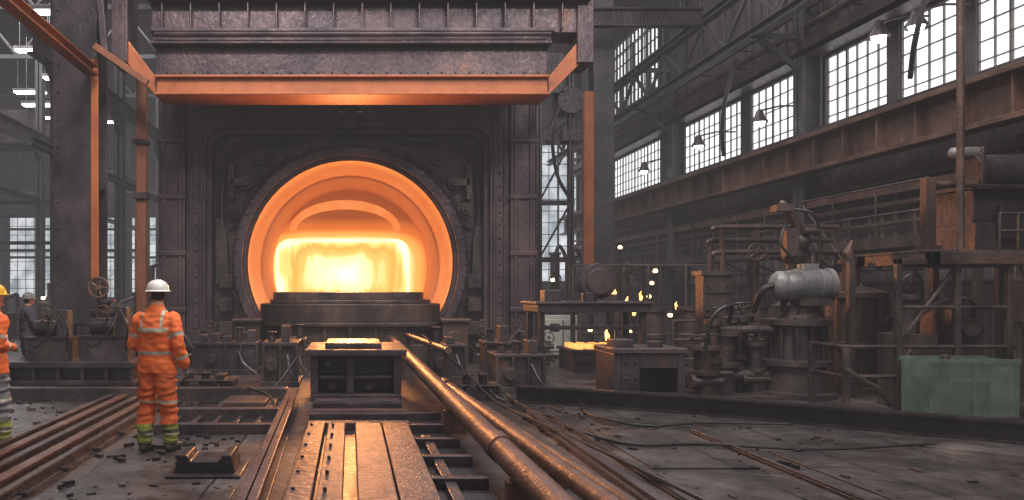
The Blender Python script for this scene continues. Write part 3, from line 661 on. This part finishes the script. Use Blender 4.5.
b.box(4.42,5.0,12.2,12.3,.55,.78); b.box(4.42,5.0,12.2,12.3,.06,.18); b.box(4.1,4.4,12.4,12.8,.86,.98); b.cyl((4.8,12.6,.86),(4.8,12.6,.95),.12,n=14)
for z in (.15,.4,.65): b.cyl((4.2,12.17,z),(4.2,12.2,z),.025,n=6); b.cyl((4.36,12.17,z),(4.36,12.2,z),.025,n=6)
b.build('steel_block_stand', [STEEL], .012, False)
b = MB()
b.box(4.75, 5.85, 17, 18.2, 0, .42); b.box(4.7, 5.9, 16.95, 18.25, .42, .48); b.box(4.8,5.8,16.96,17.0,.2,.36,0)
for i in range(4): b.box(4.85+i*.26, 4.98+i*.26, 17.1+.1*(i%2), 18.1, .48, .57, 1)
b.build('cooling_bed', [STEEL, BILLET], 0, False)
for i, (x, y, h, r) in enumerate(((6.6, 17.4, 1.35, .23), (7.25, 17.0, 1.4, .26), (7.9, 17.4, 1.3, .24), (5.55, 13.9, .75, .2), (8.6,17.0,1.45,.25))):
    b = MB(); b.lathe([(0, 0), (r*1.25, 0), (r*1.25, .08), (r, .12), (r, h*.5), (r*1.1, h*.52), (r*1.1, h*.58), (r, h*.6), (r*.95, h-.1), (r*1.15, h-.08), (r*1.15, h), (r*.7, h), (r*.7, h-.3), (0, h-.3)], (x, y, 0), (0,0,1), 28)
    b.cyl((x, y-r, h*.3), (x, y-r-.12, h*.3), .06, n=10); b.build('ingot_mould', [RUSTD if i % 2 else STEEL2])
for (x, y, z, s) in ((6.2, 17.9, 1.3, .3), (6.9, 19, 1.5, .22), (7.5, 18.4, 1.3, .18), (6.55, 19.9, 1.55, .36), (8.1,19.2,.7,.3), (7.2,20.3,1.1,.28), (6.1,19.0,.55,.3), (8.6,18.3,1.2,.22)):
    b = MB(); b.cyl((x, y, 0), (x, y, z), .05, n=10); b.cyl((x,y,z-.1),(x,y,z),.1,n=12); b.cyl((x,y,0),(x,y,.04),.14,n=12)
    b.limb([(x, y, z+.02), (x+.01, y, z+s*.35), (x-.02, y, z+s*.7), (x+.01, y, z+s)], [s*.14, s*.2, s*.11, s*.03], 10, 1)
    b.build('gas_burner', [BLACK, FLAME])
for (x, y, z) in ((6.3,24.9,2.0),(8.3,24.6,3.0),(8.7,23.3,1.5),(9.2,24.4,1.9),(8.2,21.5,2.2),(5.9,23.6,1.2),(8.8,22,1.0),(9.2,20.4,.9),(7.9,22.6,.5),(6.6,22.0,.6)):
    b = MB(); b.cyl((x,y,0),(x,y,z),.04,n=8); b.ball((x,y,z+.06),.065,10,1); b.cyl((x,y,z-.03),(x,y,z+.01),.09,n=10); b.cyl((x,y,0),(x,y,.05),.15,n=10); b.build('post_lamp', [BLACK, WLAMP])
slots = [(5.6+1.75*(i % 3)+.3*(i//3 % 2), 26.2+3.2*(i//3)) for i in range(12)]
for (x, y) in slots:
    h = R(1.4, 3.2); w = R(.6, .9); b = MB()
    b.box(x-w/2, x+w/2, y, y+1, 0, h*.5); b.box(x-w/2-.06, x+w/2+.06, y-.06, y+1.06, h*.5, h*.55); b.cyl((x, y+.5, h*.55), (x, y+.5, h), w*.25, n=16); b.cyl((x, y+.5, h), (x, y+.5, h+.08), w*.33, n=16)
    b.hose([(x, y+.5, h), (x+.2, y+.5, h+.3), (x+w*.7, y+.5, h*.8), (x+w*.7, y+.5, 0)], .07, 8); b.wheel((x-w*.2, y-.15, h*.7), (0,1,0), .2, .025)
    b.build('rolling_mill_stand', [random.choice((STEEL, STEEL2, RUSTD, GREY))], 0)
b = MB()
for x in (5.9, 6.9, 7.9, 8.9, 9.7): b.cyl((x, 21.2, 0), (x, 21.2, 2.4), .035, n=8)
for z in (.6, 1.15, 2.4): b.cyl((5.9, 21.2, z), (9.7, 21.2, z), .03, n=8)
b.build('pipe_rack', [STEEL2])
b = MB()
for x in (6.3, 7.4, 8.5, 9.6): b.cyl((x, 15.6, 0), (x, 15.6, 1.15), .03, n=8); b.cyl((x,15.6,0),(x,15.6,.03),.08,n=8)
for z in (.4, .78, 1.15): b.cyl((6.3, 15.6, z), (9.6, 15.6, z), .024, n=8)
b.build('guard_railing', [STEEL2])
b = MB()
for k, (z, y) in enumerate(((2.5, 15.9), (2.75, 16.1), (3.0, 15.9))):
    b.cyl((7.4, y, z), (9.7, y, z), .05, n=12); b.hose([(7.4,y,z),(7.2,y,z-.05),(7.15+k*.12,y,z-.3),(7.15+k*.12,y,.0)],.05,10)
for x in (8.2, 9.5): b.box(x,x+.08,16.2,16.28,0,3.1); b.box(x,x+.08,15.8,16.28,2.35,2.43)
b.wheel((8.0,15.75,2.5),(0,1,0),.16,.02); b.cyl((8.0,15.8,2.5),(8.0,16,2.5),.04,n=8)
b.build('overhead_pipework', [RUSTD])

def pump():
    b = MB(); x, y = 7.35, 13.2
    b.lathe([(0,0),(.6,0),(.6,.08),(.48,.1),(.44,.5),(.54,.52),(.54,.6),(.42,.63),(.38,1.15),(.52,1.18),(.52,1.27),(.42,1.3),(.36,1.5),(.2,1.58),(0,1.6)], (x, y, 0), (0,0,1), 36, 0)
    for i in range(12):
        a = 2*math.pi*i/12; b.cyl((x+.47*math.cos(a), y+.47*math.sin(a), 1.25), (x+.47*math.cos(a), y+.47*math.sin(a), 1.31), .03, n=6, m=0)
        b.box(x+.43*math.cos(a)-.02, x+.43*math.cos(a)+.02, y+.43*math.sin(a)-.05, y+.43*math.sin(a)+.05, .6, 1.18, 0)
    b.lathe([(0,-.56),(.12,-.55),(.2,-.48),(.24,-.35),(.25,-.3),(.25,.2),(.22,.26),(.26,.27),(.26,.34),(.16,.36),(.1,.42),(0,.42)], (x+.02, y-.35, 1.83), (1,0,.03), 32, 1)
    for i in range(2): b.lathe([(.25,-.22+i*.3),(.265,-.22+i*.3),(.265,-.18+i*.3),(.25,-.18+i*.3)], (x+.02,y-.35,1.83),(1,0,.03),32,1)
    b.box(x-.2, x+.3, y-.5, y-.1, 1.5, 1.62, 0); b.ball((x-.42,y-.35,1.83),(.2,.22,.24),16,1); b.box(x-.12,x+.12,y-.45,y-.25,2.05,2.17,1)
    b.cyl((x-.1,y-.1,1.6),(x-.1,y-.1,2.35),.11,n=12,m=0); b.limb([(x-.1,y-.1,2.3),(x+.0,y-.15,2.55),(x-.12,y-.2,2.85),(x-.35,y-.25,3.15)],[.12,.1,.08,.06],12,2)
    b.ball((x+.0,y-.15,2.55),.15,12,0); b.ball((x-.1,y-.1,2.3),.17,12,0); b.box(x-.5,x-.22,y-.35,y-.15,3.02,3.12,2); b.limb([(x+.02,y-.12,2.5),(x+.2,y-.15,2.35),(x+.17,y-.2,2.1)],[.06,.06,.05],8,0)
    b.box(x-.3,x-.1,y-.28,y-.1,2.3,2.75,0); b.cyl((x-.05,y-.3,2.7),(x+.2,y-.3,2.7),.06,n=10,m=0)
    b.hose([(x-.3,y-.25,3.08),(x+.1,y-.35,2.95),(x+.22,y-.3,2.5),(x+.2,y-.3,2.0)],.025,8,3)
    b.hose([(x-.25,y-.2,2.9),(x-.4,y-.3,2.5),(x-.2,y-.3,2.2),(x-.2,y-.2,1.9)],.02,8,3)
    for k,(xx,h,r) in enumerate(((5.75,.9,.16),(6.15,1.15,.2),(6.55,1.4,.15),(5.9,1.35,.09),(6.7,.95,.12),(5.5,.55,.12))):
        yy = 13.0+.25*(k%3)
        b.lathe([(0,0),(r*1.6,0),(r*1.6,.05),(r,.07),(r,h*.4),(r*1.5,h*.42),(r*1.5,h*.48),(r,h*.5),(r,h*.85),(r*1.6,h*.87),(r*1.6,h*.94),(r*.5,h*.95),(r*.4,h),(0,h)],(xx,yy,0),(0,0,1),20,0 if k%3 else 2)
        b.wheel((xx,yy-.05,h+.08),(0,.3,1),r*1.3,.018,0); b.cyl((xx,yy,h*.9),(xx,yy-.04,h+.08),.02,n=6)
        b.cyl((xx-.25,yy-.1,h*.3),(xx+.25,yy-.1,h*.3),r*.5,n=14); b.cyl((xx-.27,yy-.1,h*.3),(xx-.22,yy-.1,h*.3),r*.8,n=14)
    b.cyl((5.5,13.2,.35),(7.0,13.2,.35),.1,n=14); b.cyl((5.9,13.1,1.1),(6.95,13.1,1.1),.07,n=12)
    b.hose([(6.55,13,1.4),(6.6,12.8,1.75),(6.9,12.8,1.8),(7.0,12.9,1.4)],.05,10,3); b.box(5.3,6.9,12.7,13.8,0,.05,0)
    b.hose([(6.1,12.9,1.2),(6.0,12.6,1.5),(5.7,12.6,1.3),(5.6,12.7,.6)],.03,8,3); b.box(6.0,6.5,13.6,13.9,.05,2.0,0); b.box(5.95,6.55,13.55,13.95,2.0,2.08,0)
    for z in (.5,.9,1.3,1.7): b.box(6.02,6.48,13.57,13.6,z,z+.02,0); b.cyl((6.08,13.55,z+.12),(6.08,13.6,z+.12),.02,n=6); b.cyl((6.42,13.55,z+.12),(6.42,13.6,z+.12),.02,n=6)
    return b.build('pump_station', [STEEL2, MOTOR, RUSTD, CABLE])
pump()
b = MB(); x, y = 8.7, 13.9
b.lathe([(0,0),(.6,0),(.6,.1),(.5,.12),(.5,.75),(.6,.78),(.6,.86),(.52,.88),(.5,1.6),(.58,1.62),(.58,1.7),(.35,1.78),(0,1.84)],(x,y,0),(0,0,1),36)
for i in range(10):
    a=2*math.pi*i/10; b.box(x+.53*math.cos(a)-.03,x+.53*math.cos(a)+.03,y+.53*math.sin(a)-.03,y+.53*math.sin(a)+.03,.12,1.62)
b.cyl((x,y,1.8),(x,y,2.2),.14,n=16); b.cyl((x,y,2.2),(x,y,2.28),.22,n=16); b.limb([(x,y,2.25),(x-.05,y,2.4),(x+.02,y,2.6)],[.1,.09,.02],10,1)
b.cyl((x-.3,y-.3,1.7),(x-.3,y-.3,2.05),.07,n=10); b.cyl((x+.3,y-.4,1.2),(x+.3,y-.65,1.2),.1,n=14)
b.build('pressure_vessel', [RUSTD, RUST], 0)
b = MB()
for x in (7.15, 7.9, 8.75, 9.5): b.box(x-.04, x+.04, 11.5, 11.58, 0, 2.2 if x > 7.5 else .95)
for x in (8.1, 9.45): b.box(x-.05, x+.05, 12.9, 13.0, 0, 2.2)
b.box(8.3, 10.6, 11.4, 11.55, 2.12, 2.3, 1); b.box(8.3, 10.6, 12.9, 13.1, 2.12, 2.3, 1); b.box(8.3, 10.6, 11.5, 13, 2.28, 2.33); b.box(8.3,8.42,11.4,13.1,2.12,2.3,1); b.box(7.86,8.3,11.5,11.58,2.12,2.2)
for z in (.5, .93): b.cyl((7.15, 11.54, z), (9.6, 11.54, z), .03, n=8)
b.cyl((7.15,11.54,.93),(7.15,12.4,.93),.03,n=8); b.cyl((7.15,11.54,.5),(7.15,12.4,.5),.03,n=8); b.box(7.11,7.19,12.36,12.44,0,.95)
b.limb([(7.15,11.5,.6),(7.05,11.35,.62),(7.2,11.3,.5),(7.5,11.35,.35),(7.7,11.4,.1)],[.035]*5,8)
b.cyl((7.9,11.54,1.5),(9.5,11.54,1.5),.03,n=8); b.obox((7.9,11.54,.95),(8.75,11.54,2.1),.04,.04); b.box(8.1,8.6,11.7,12.3,0,1.1); b.cyl((8.35,12.0,1.1),(8.35,12.0,1.6),.16,n=16); b.box(8.9,9.35,11.8,12.6,0,1.5); b.cyl((9.1,11.7,1.2),(9.1,11.8,1.2),.14,n=14)
b.cyl((8.35,12.0,1.6),(8.35,12.0,1.68),.22,n=16); b.wheel((8.35,11.9,1.85),(0,1,.3),.14,.018); b.cyl((8.6,11.9,.8),(8.9,11.9,.8),.09,n=14); b.hose([(8.2,11.7,.9),(8.0,11.5,.6),(8.3,11.45,.3),(8.7,11.5,.1)],.03,8); b.hose([(9.2,11.8,1.3),(9.0,11.6,1.6),(8.7,11.7,1.6),(8.5,11.9,1.4)],.03,8)
for i in range(6): b.cyl((9.3+i*.26, 11.45, 2.33), (9.3+i*.26, 11.45, 2.85), .018, n=6)
for z in (2.6, 2.85): b.cyl((9.3, 11.45, z), (10.6, 11.45, z), .02, n=6)
b.box(10.5,10.6,11.45,11.55,0,2.3); b.box(10.5,10.6,12.95,13.05,0,2.3)
b.build('guard_rail_platform', [STEEL2, RUSTD], .006)
b = MB()
b.box(9.3, 10.5, 11.9, 12.9, 2.33, 2.75); b.box(9.35,10.45,12,12.8,2.75,3.3); b.cyl((9.5,12.3,3.55),(10.4,12.3,3.55),.28,n=24); b.box(9.25,10.55,11.85,12.95,3.25,3.32,1)
b.cyl((9.3,12.3,3.85),(9.65,12.3,3.85),.1,n=16,m=2); b.ball((9.3,12.3,3.85),.1,12,2); b.box(9.6,9.9,11.8,11.9,2.5,3.0,1); b.box(9.45,9.5,11.95,12.0,3.3,3.9)
b.build('winch_motor', [STEEL, BLACK, GREY], .01)
b = MB()
b.box(8.43,8.57,11.7,11.84,2.33,3.4); b.box(8.38,8.62,11.65,11.89,2.33,2.4); b.cyl((8.85, 11.6, 2.34), (8.85, 11.6, 15.95), .05, n=12); b.cyl((8.6,11.77,3.3),(9.2,11.77,3.3),.05,n=8)
b.build('standpipe', [RUSTD], 0)
b = MB()
b.lathe([(0,0),(.3,0),(.3,.06),(.26,.08),(.26,1.2),(.31,1.22),(.31,1.32),(.24,1.35),(0,1.36)],(9.55,10.9,.0),(0,0,1),28); b.cyl((9.55,10.9,1.36),(9.55,10.9,1.5),.1,n=14); b.cyl((9.35,10.7,.9),(9.25,10.6,.9),.06,n=10)
b.build('steel_drum', [RUSTD])
GREEN = mat('green_acrylic', lin(88,108,94), lin(120,138,122), .25, 0, 4, .2, 1, lin(146,158,144)); GREEN.node_tree.nodes['Principled BSDF'].inputs['Alpha'].default_value = .4
b = MB(); x0, x1, y0, y1 = 7.78, 8.98, 10.75, 11.3
for a in (y0, y1-.015): b.box(x0, x1, a, a+.015, .04, .8, 0)
for a in (x0, x1-.015): b.box(a, a+.015, y0+.015, y1-.015, .04, .8, 0)
b.box(x0-.02, x1+.02, y0-.02, y1+.02, 0, .04, 1)
for a in (x0, (x0+x1)/2-.02, x1-.04): b.box(a, a+.04, y0-.02, y0, .04, .8, 0)
b.box(x0-.02,x1+.02,y0-.03,y0,.76,.82,0); b.box(x0-.02,x1+.02,y1,y1+.03,.76,.82,0); b.box(x0+.15,x1-.3,y0+.1,y1-.1,.04,.5,2); b.cyl((x0+.4,y0+.25,.5),(x0+.4,y0+.25,.86),.06,n=10,m=2)
b.build('acrylic_guard_box', [GREEN, STEEL, STEEL2], .004)
CREAM = mat('cream_paint', lin(150,148,144), lin(184,182,176), .5, 0, 2, .05)
b = MB(); b.box(4.9, 5.9, 20.3, 20.8, .1, 1.1,0); b.box(4.95,5.85,20.26,20.3,.2,1.0,0); b.box(5.38,5.4,20.24,20.27,.2,1.0,1); b.box(4.9,5.9,20.35,20.8,0,.1,1); b.box(5.05,5.3,20.24,20.27,.7,.9,1); b.build('control_cabinet', [CREAM, BLACK], .01, False)
b = MB(); b.box(5.3,6.3,18.6,19.4,1.4,1.5); b.cyl((5.8,18.65,1.95),(5.8,19.2,1.95),.42,n=28); b.cyl((5.8,18.55,1.95),(5.8,18.65,1.95),.3,n=28); b.box(5.35,6.25,18.65,19.3,1.5,1.65)
for xx in (5.32,6.18):
    for yy in (18.65,19.25): b.box(xx,xx+.1,yy,yy+.1,0,1.4)
b.build('blower_fan', [STEEL], .01)

# ------------------------------------------------------------------ people
HV = mat('hi_vis_orange', lin(226,96,36), lin(244,120,58), .75, 0, 3, .1, dark=.92)
HVW = mat('hi_vis_orange_worn', lin(210,92,42), lin(230,112,56), .8, 0, 3, .1, dark=.9)
NAVY = mat('navy_workwear', lin(44,42,50), lin(64,60,70), .8, 0, 3, .1)
SILV = mat('reflective_tape', lin(158,142,126), lin(196,182,162), .4, .1, 8, .05)
SKIN = mat('skin', lin(176,122,98), lin(190,136,110), .55, 0, 8, .05)
HAIR = mat('hair_brown', lin(44,32,26), lin(66,48,38), .7, 0, 20, .3)
LIME = mat('lime_gaiter', lin(96,102,42), lin(150,152,62), .7, 0, 12, .1)
BOOT = mat('work_boot', lin(44,44,36), lin(66,62,48), .6, 0, 6, .2)
GLOVE = mat('work_glove', lin(84,80,80), lin(116,110,106), .8, 0, 12, .2)
GREYT = mat('grey_workwear', lin(96,94,96), lin(126,122,120), .8, 0, 4, .1)
WHELM = mat('white_helmet', lin(196,188,182), lin(222,216,210), .3, 0, 3, .02)
YHELM = mat('yellow_helmet', lin(206,150,40), lin(226,174,60), .3, 0, 3, .02)
EYE = mat('eye_white', lin(220,215,210), lin(235,230,225), .2, 0, 3, 0)
LIP = mat('lip', lin(150,84,74), lin(164,96,84), .5, 0, 8, 0)

def seg_d(p, a, c):
    ab = c-a; t = max(0, min(1, (p-a).dot(ab)/ab.length_squared)); return (p-(a+ab*t)).length, t*ab.length
def human(name, loc, rot, H, helmet, jacket, trouser, gaiter, arms, feet, headturn, tape=None):
    tape = tape or SILV
    root = empty(name, loc); root.rotation_euler = (0, 0, rot); root.scale = (H/1.8,)*3
    b = MB()
    T = [(.835,.0,.218,.160),(.86,0,.22,.162),(.95,.0,.212,.155),(1.05,-.005,.198,.146),(1.18,-.01,.204,.148),(1.30,-.015,.216,.152),(1.39,-.015,.22,.144),(1.45,-.012,.19,.12),(1.495,-.008,.118,.094),(1.53,.0,.08,.08),(1.565,.005,.076,.076)]
    b.limb([(0, t[1], t[0]) for t in T], [(t[2], t[3]) for t in T], 36, ref=(1, 0, 0), cap=False)
    b.limb([(0, .01, 1.5), (0, .015, 1.56), (0, .02, 1.62)], [(.058,.062),(.056,.06),(.056,.062)], 20, ref=(1,0,0))
    hr = Matrix.Rotation(headturn, 3, 'Z'); hc = V(0, .02, 0)
    def hp(x, y, z): return hr @ V(x, y, 0)+hc+V(0, 0, z)
    hd = [(1.565,.03,.036,.045),(1.585,.03,.05,.065),(1.61,.02,.062,.084),(1.65,.008,.072,.096),(1.69,.0,.077,.1),(1.73,-.004,.076,.097),(1.765,-.006,.062,.08),(1.785,-.006,.035,.045)]
    b.limb([hp(0, t[1], t[0]) for t in hd], [(t[2], t[3]) for t in hd], 28, ref=hr @ V(1, 0, 0), cap=False)
    b.limb([hp(0,.098,1.69), hp(0,.112,1.665), hp(0,.122,1.648), hp(0,.105,1.64)], [.009,.011,.015,.012], 10)
    b.limb([hp(-.03,.088,1.70), hp(.03,.088,1.70)], [.012,.012], 8); b.limb([hp(-.02,.09,1.585),hp(.02,.09,1.585)],[.02,.02],10)
    for sx in (-1, 1): b.limb([hp(sx*.076,-.002,1.64), hp(sx*.084,-.008,1.665), hp(sx*.082,-.012,1.69)], [(.008,.012),(.009,.02),(.007,.016)], 10, ref=(1,0,0))
    for sx, (fx, fy, kx, ky) in zip((-1, 1), feet):
        L = [V(sx*.095, 0, .9), V(sx*.1, 0, .80), V((sx*.1+kx)/2, ky/2, .63), V(kx, ky, .47), V((kx+fx)/2, (ky+fy)/2, .34), V(fx, fy, .22), V(fx, fy, .09)]
        b.limb(L, [(.1,.13),(.108,.13),(.102,.115),(.09,.094),(.09,.095),(.078,.084),(.07,.076)], 24, ref=(1,0,0))
        b.limb([V(fx, fy-.045, .05), V(fx+sx*.008, fy+.04, .052), V(fx+sx*.015, fy+.13, .045), V(fx+sx*.02, fy+.19, .04)], [(.048,.046),(.05,.05),(.054,.042),(.045,.034)], 18, ref=(1,0,0))
    for sh, el, wr in arms:
        sh, el, wr = V(*sh), V(*el), V(*wr); m1 = (sh+el)/2; m2 = (el+wr)/2
        b.limb([sh, m1, el, m2, wr], [.08,.075,.067,.06,.052], 20)
    ob = b.build('tmp', [HV], smooth=False, recalc=True); ob.location = (0,0,0)
    mn = min(p.z for p in b.v); xs = [p.x for p in b.v]; ys = [p.y for p in b.v]; off = V((min(xs)+max(xs))/2, (min(ys)+max(ys))/2, mn)
    r = ob.modifiers.new('r', 'REMESH'); r.mode = 'VOXEL'; r.voxel_size = .0095; s_ = ob.modifiers.new('s', 'SMOOTH'); s_.iterations = 3; s_.factor = .5
    dg = bpy.context.evaluated_depsgraph_get(); me = bpy.data.meshes.new_from_object(ob.evaluated_get(dg)); bpy.data.objects.remove(ob)
    for v in me.vertices: v.co += off
    co = [v.co.copy() for v in me.vertices]; nr = [v.normal.copy() for v in me.vertices]
    for i, v in enumerate(me.vertices):
        p = co[i]
        if .12 < p.z < 1.5:
            q = V(p.x*5, p.y*5, p.z*9); w = noise.noise(q)*.018+noise.noise(q*2.3+V(3,1,7))*.011
            if p.z < .8: w += .008*math.sin(p.z*62+noise.noise(q)*5)
            v.co = p+nr[i]*w
    me.materials.clear()
    for mt in (jacket, tape, SKIN, HAIR, trouser, gaiter, BOOT): me.materials.append(mt)
    idx = []
    for pl in me.polygons:
        p = pl.center; mi = 0; arm = None
        for a in arms:
            sh, el, wr = V(*a[0]), V(*a[1]), V(*a[2]); d1, t1 = seg_d(p, sh, el); d2, t2 = seg_d(p, el, wr)
            d, t = (d1, t1) if d1 < d2 else (d2, (el-sh).length+t2)
            if d < .092 and (t > .10 or abs(p.x) > .19) and not (abs(p.x) < .165 and p.y < .1): arm = t
        if arm is not None and p.z < 1.5:
            mi = 1 if (.17 < arm < .21 or .40 < arm < .44) else 0
        elif p.z > 1.555:
            q = hr.transposed() @ (p-hc)
            mi = 3 if (q.y < .0 and p.z > 1.6 and not (abs(q.x) > .073 and p.z < 1.69)) else 2
        elif p.z > .832:
            ax = abs(p.x); mi = 0
            if 1.27 < p.z < 1.315 or 1.03 < p.z < 1.075: mi = 1
            if .095 < ax < .122 and p.z > 1.3: mi = 1
        elif p.z > .30: mi = 1 if .52 < p.z < .55 else 4
        elif p.z > .1: mi = 1 if .19 < p.z < .205 else (6 if .205 <= p.z < .24 else 5)
        else: mi = 6
        idx.append(mi)
    me.polygons.foreach_set('material_index', idx); me.polygons.foreach_set('use_smooth', [True]*len(idx)); me.update()
    body = bpy.data.objects.new('body', me); scene.collection.objects.link(body); body.parent = root
    def addc(mb, nm, mats, bev=0):
        o = mb.build(nm, mats, bev); l = o.location.copy(); o.parent = root; o.location = l; return o
    for (sh, el, wr), side in zip(arms, (-1, 1)):
        wr = V(*wr); d = (wr-V(*el)).normalized(); h = MB()
        pn = V(-side, 0, 0); pn = (pn-d*pn.dot(d)).normalized(); th = d.cross(pn).normalized()
        if th.y < 0: th = -th
        h.limb([wr-d*.03, wr+d*.02], [(.04,.036),(.036,.03)], 14, ref=th)
        h.limb([wr+d*.01, wr+d*.05, wr+d*.10], [(.032,.02),(.042,.019),(.043,.016)], 16, ref=th)
        for k, (o, ln, c) in enumerate(((.032,.9,.35),(.011,1.0,.42),(-.011,.94,.5),(-.031,.76,.58))):
            p = wr+d*.1+th*o; pts = [p-d*.02, p]; dd = d.copy()
            for l, cc in ((.038, c*.8), (.026, c*1.3), (.021, c*1.1)):
                dd = (dd*math.cos(cc)+pn*math.sin(cc)).normalized(); p = p+dd*l*ln; pts.append(p.copy())
            h.limb(pts, [.0105,.0115,.0105,.0098,.0085], 10)
        p = wr+d*.035+th*.034; a = (th*.75+d*.65+pn*.25).normalized(); c2 = (th*.35+d*.85+pn*.4).normalized()
        h.limb([p-th*.012, p, p+a*.038, p+a*.038+c2*.03, p+a*.038+c2*.03+(c2+pn*.3).normalized()*.022], [.015,.0145,.0125,.0115,.0095], 10)
        addc(h, 'glove_hand', [GLOVE])
    h = MB(); o = hp(0, 0, 1.70)
    pr = [(.122,.0),(.128,.004),(.126,.03),(.118,.06),(.098,.09),(.066,.11),(.03,.12),(.0,.122)]
    h.lathe(pr, (0,0,0), (0,0,1), 36, 0)
    h.lathe([(.115,.006),(.146,-.006),(.147,-.001),(.12,.014)], (0,0,0), (0,0,1), 36, 0, closed=True)
    for k in (-1,0,1): h.limb([(k*.03,.1*math.cos(t)+.0,.02+.102*math.sin(t)) for t in [math.radians(a) for a in range(15,170,12)]], [.007]*13, 6)
    h.limb([(-.06,.125,.0),(0,.165,-.008),(.06,.125,.0)],[(.006,.03)]*3,10,ref=(0,0,1))
    h.v = [hr @ V(v.x*.93, v.y*1.06, v.z)+o for v in h.v]
    addc(h, 'hard_hat', [helmet])
    h = MB()
    for sx in (-1,1): h.ball(hp(sx*.031,.084,1.68),.0115,10,0); h.ball(hp(sx*.031,.094,1.68),.0045,8,1)
    h.limb([hp(-.024,.101,1.613),hp(0,.108,1.615),hp(.024,.101,1.613)],[.005,.008,.005],8,2)
    addc(h, 'face_features', [EYE, HAIR, LIP])
    return root
human('steel_worker', (-2.09, 8.65, 0), math.radians(-12), 1.84, WHELM, HV, HVW, LIME,
      [((-.185,-.01,1.415),(-.26,-.04,1.13),(-.17,.2,1.06)), ((.185,-.01,1.415),(.272,-.06,1.14),(.29,.05,.90))],
      [(-.125,-.03,-.115,.01),(.125,.06,.115,.05)], math.radians(28))
human('steel_worker', (-3.98, 8.9, 0), math.radians(-35), 1.8, YHELM, HV, GREYT, LIME,
      [((-.185,-.01,1.415),(-.25,-.03,1.13),(-.2,.1,.92)), ((.185,-.01,1.415),(.225,-.06,1.14),(.1,.18,1.1))],
      [(-.13,.0,-.115,.02),(.13,.05,.115,.05)], math.radians(10))
human('steel_worker', (-6.25, 15.5, 0), math.radians(-60), 1.68, GREYT, NAVY, NAVY, NAVY,
      [((-.185,-.01,1.415),(-.25,.05,1.15),(-.1,.3,1.15)), ((.185,-.01,1.415),(.25,.08,1.15),(.12,.34,1.1))],
      [(-.13,.0,-.115,.02),(.13,.05,.115,.05)], math.radians(10), NAVY)

# ------------------------------------------------------------------ hall haze: scattered light put in as an even volume glow
hz = bpy.data.materials.new('haze_glow'); hz.use_nodes = True; N = hz.node_tree.nodes; L = hz.node_tree.links; N.clear()
out = N.new('ShaderNodeOutputMaterial'); ab = N.new('ShaderNodeVolumeAbsorption'); em = N.new('ShaderNodeEmission'); ad = N.new('ShaderNodeAddShader')
ab.inputs['Color'].default_value = (0,0,0,1); ab.inputs['Density'].default_value = .008
em.inputs['Color'].default_value = (1,.94,.94,1); em.inputs['Strength'].default_value = .008*.18
L.new(ab.outputs[0], ad.inputs[0]); L.new(em.outputs[0], ad.inputs[1]); L.new(ad.outputs[0], out.inputs['Volume'])
b = MB(); b.box(-25.99, 11.99, 2.1, 59.99, .001, 15.999); b.build('emissive_haze', [hz], smooth=False)

# ------------------------------------------------------------------ lights
def area(name, loc, rot, sx, sy, e, col):
    l = bpy.data.lights.new(name, 'AREA'); l.shape = 'RECTANGLE'; l.size = sx; l.size_y = sy; l.energy = e; l.color = col
    o = bpy.data.objects.new(name, l); o.location = loc; o.rotation_euler = rot; scene.collection.objects.link(o)
area('overhead_fill_near', (2, 9, 15.6), (0, 0, 0), 9, 6, 2300, (1, .96, .94))  # added area lamp for soft overhead fill; the roof is closed
area('overhead_fill_mid', (4, 23, 15.4), (0, 0, 0), 10, 3, 1500, (.98, .98, 1))  # added overhead fill above the furnace bay, no roof opening
area('overhead_fill_far', (-15, 36, 15.2), (0, 0, 0), 10, 16, 3600, (.97, .97, 1))  # added overhead fill to brighten the far left bay
area('front_fill', (7, 3, 13), (math.radians(52), 0, math.radians(22)), 5, 1.5, 1200, (1, .94, .9))  # added fill lamp behind the view, brightens upright faces
area('furnace_front_fill', (-3, 9, 12.5), (math.radians(54), 0, math.radians(-14)), 3, 1, 1000, (1, .9, .86))  # added fill lamp aimed at the furnace front to brighten it
l = bpy.data.lights.new('furnace_fire_light', 'SPOT'); l.energy = 2000; l.color = (1, .38, .12); l.spot_size = math.radians(125); l.spot_blend = .7; l.shadow_soft_size = .5; l.specular_factor = .35
o = bpy.data.objects.new('furnace_fire_light', l); o.location = (0, 21.6, 3.0); o.rotation_euler = (math.radians(-84), 0, 0); scene.collection.objects.link(o)
w = bpy.data.worlds.new('hall_daylight'); scene.world = w; w.use_nodes = True
w.node_tree.nodes['Background'].inputs[0].default_value = (.98, .95, .97, 1); w.node_tree.nodes['Background'].inputs[1].default_value = .5
scene.view_settings.view_transform = 'Standard'; scene.view_settings.look = 'None'; scene.view_settings.exposure = 0

cam = bpy.data.cameras.new('camera'); co = bpy.data.objects.new('camera', cam); scene.collection.objects.link(co)
co.location = (0, 0, 1.75); co.rotation_euler = (math.radians(90), 0, 0); cam.sensor_width = 36; cam.lens = 28.125; cam.shift_x = .158; cam.shift_y = .039; cam.clip_end = 300
scene.camera = co
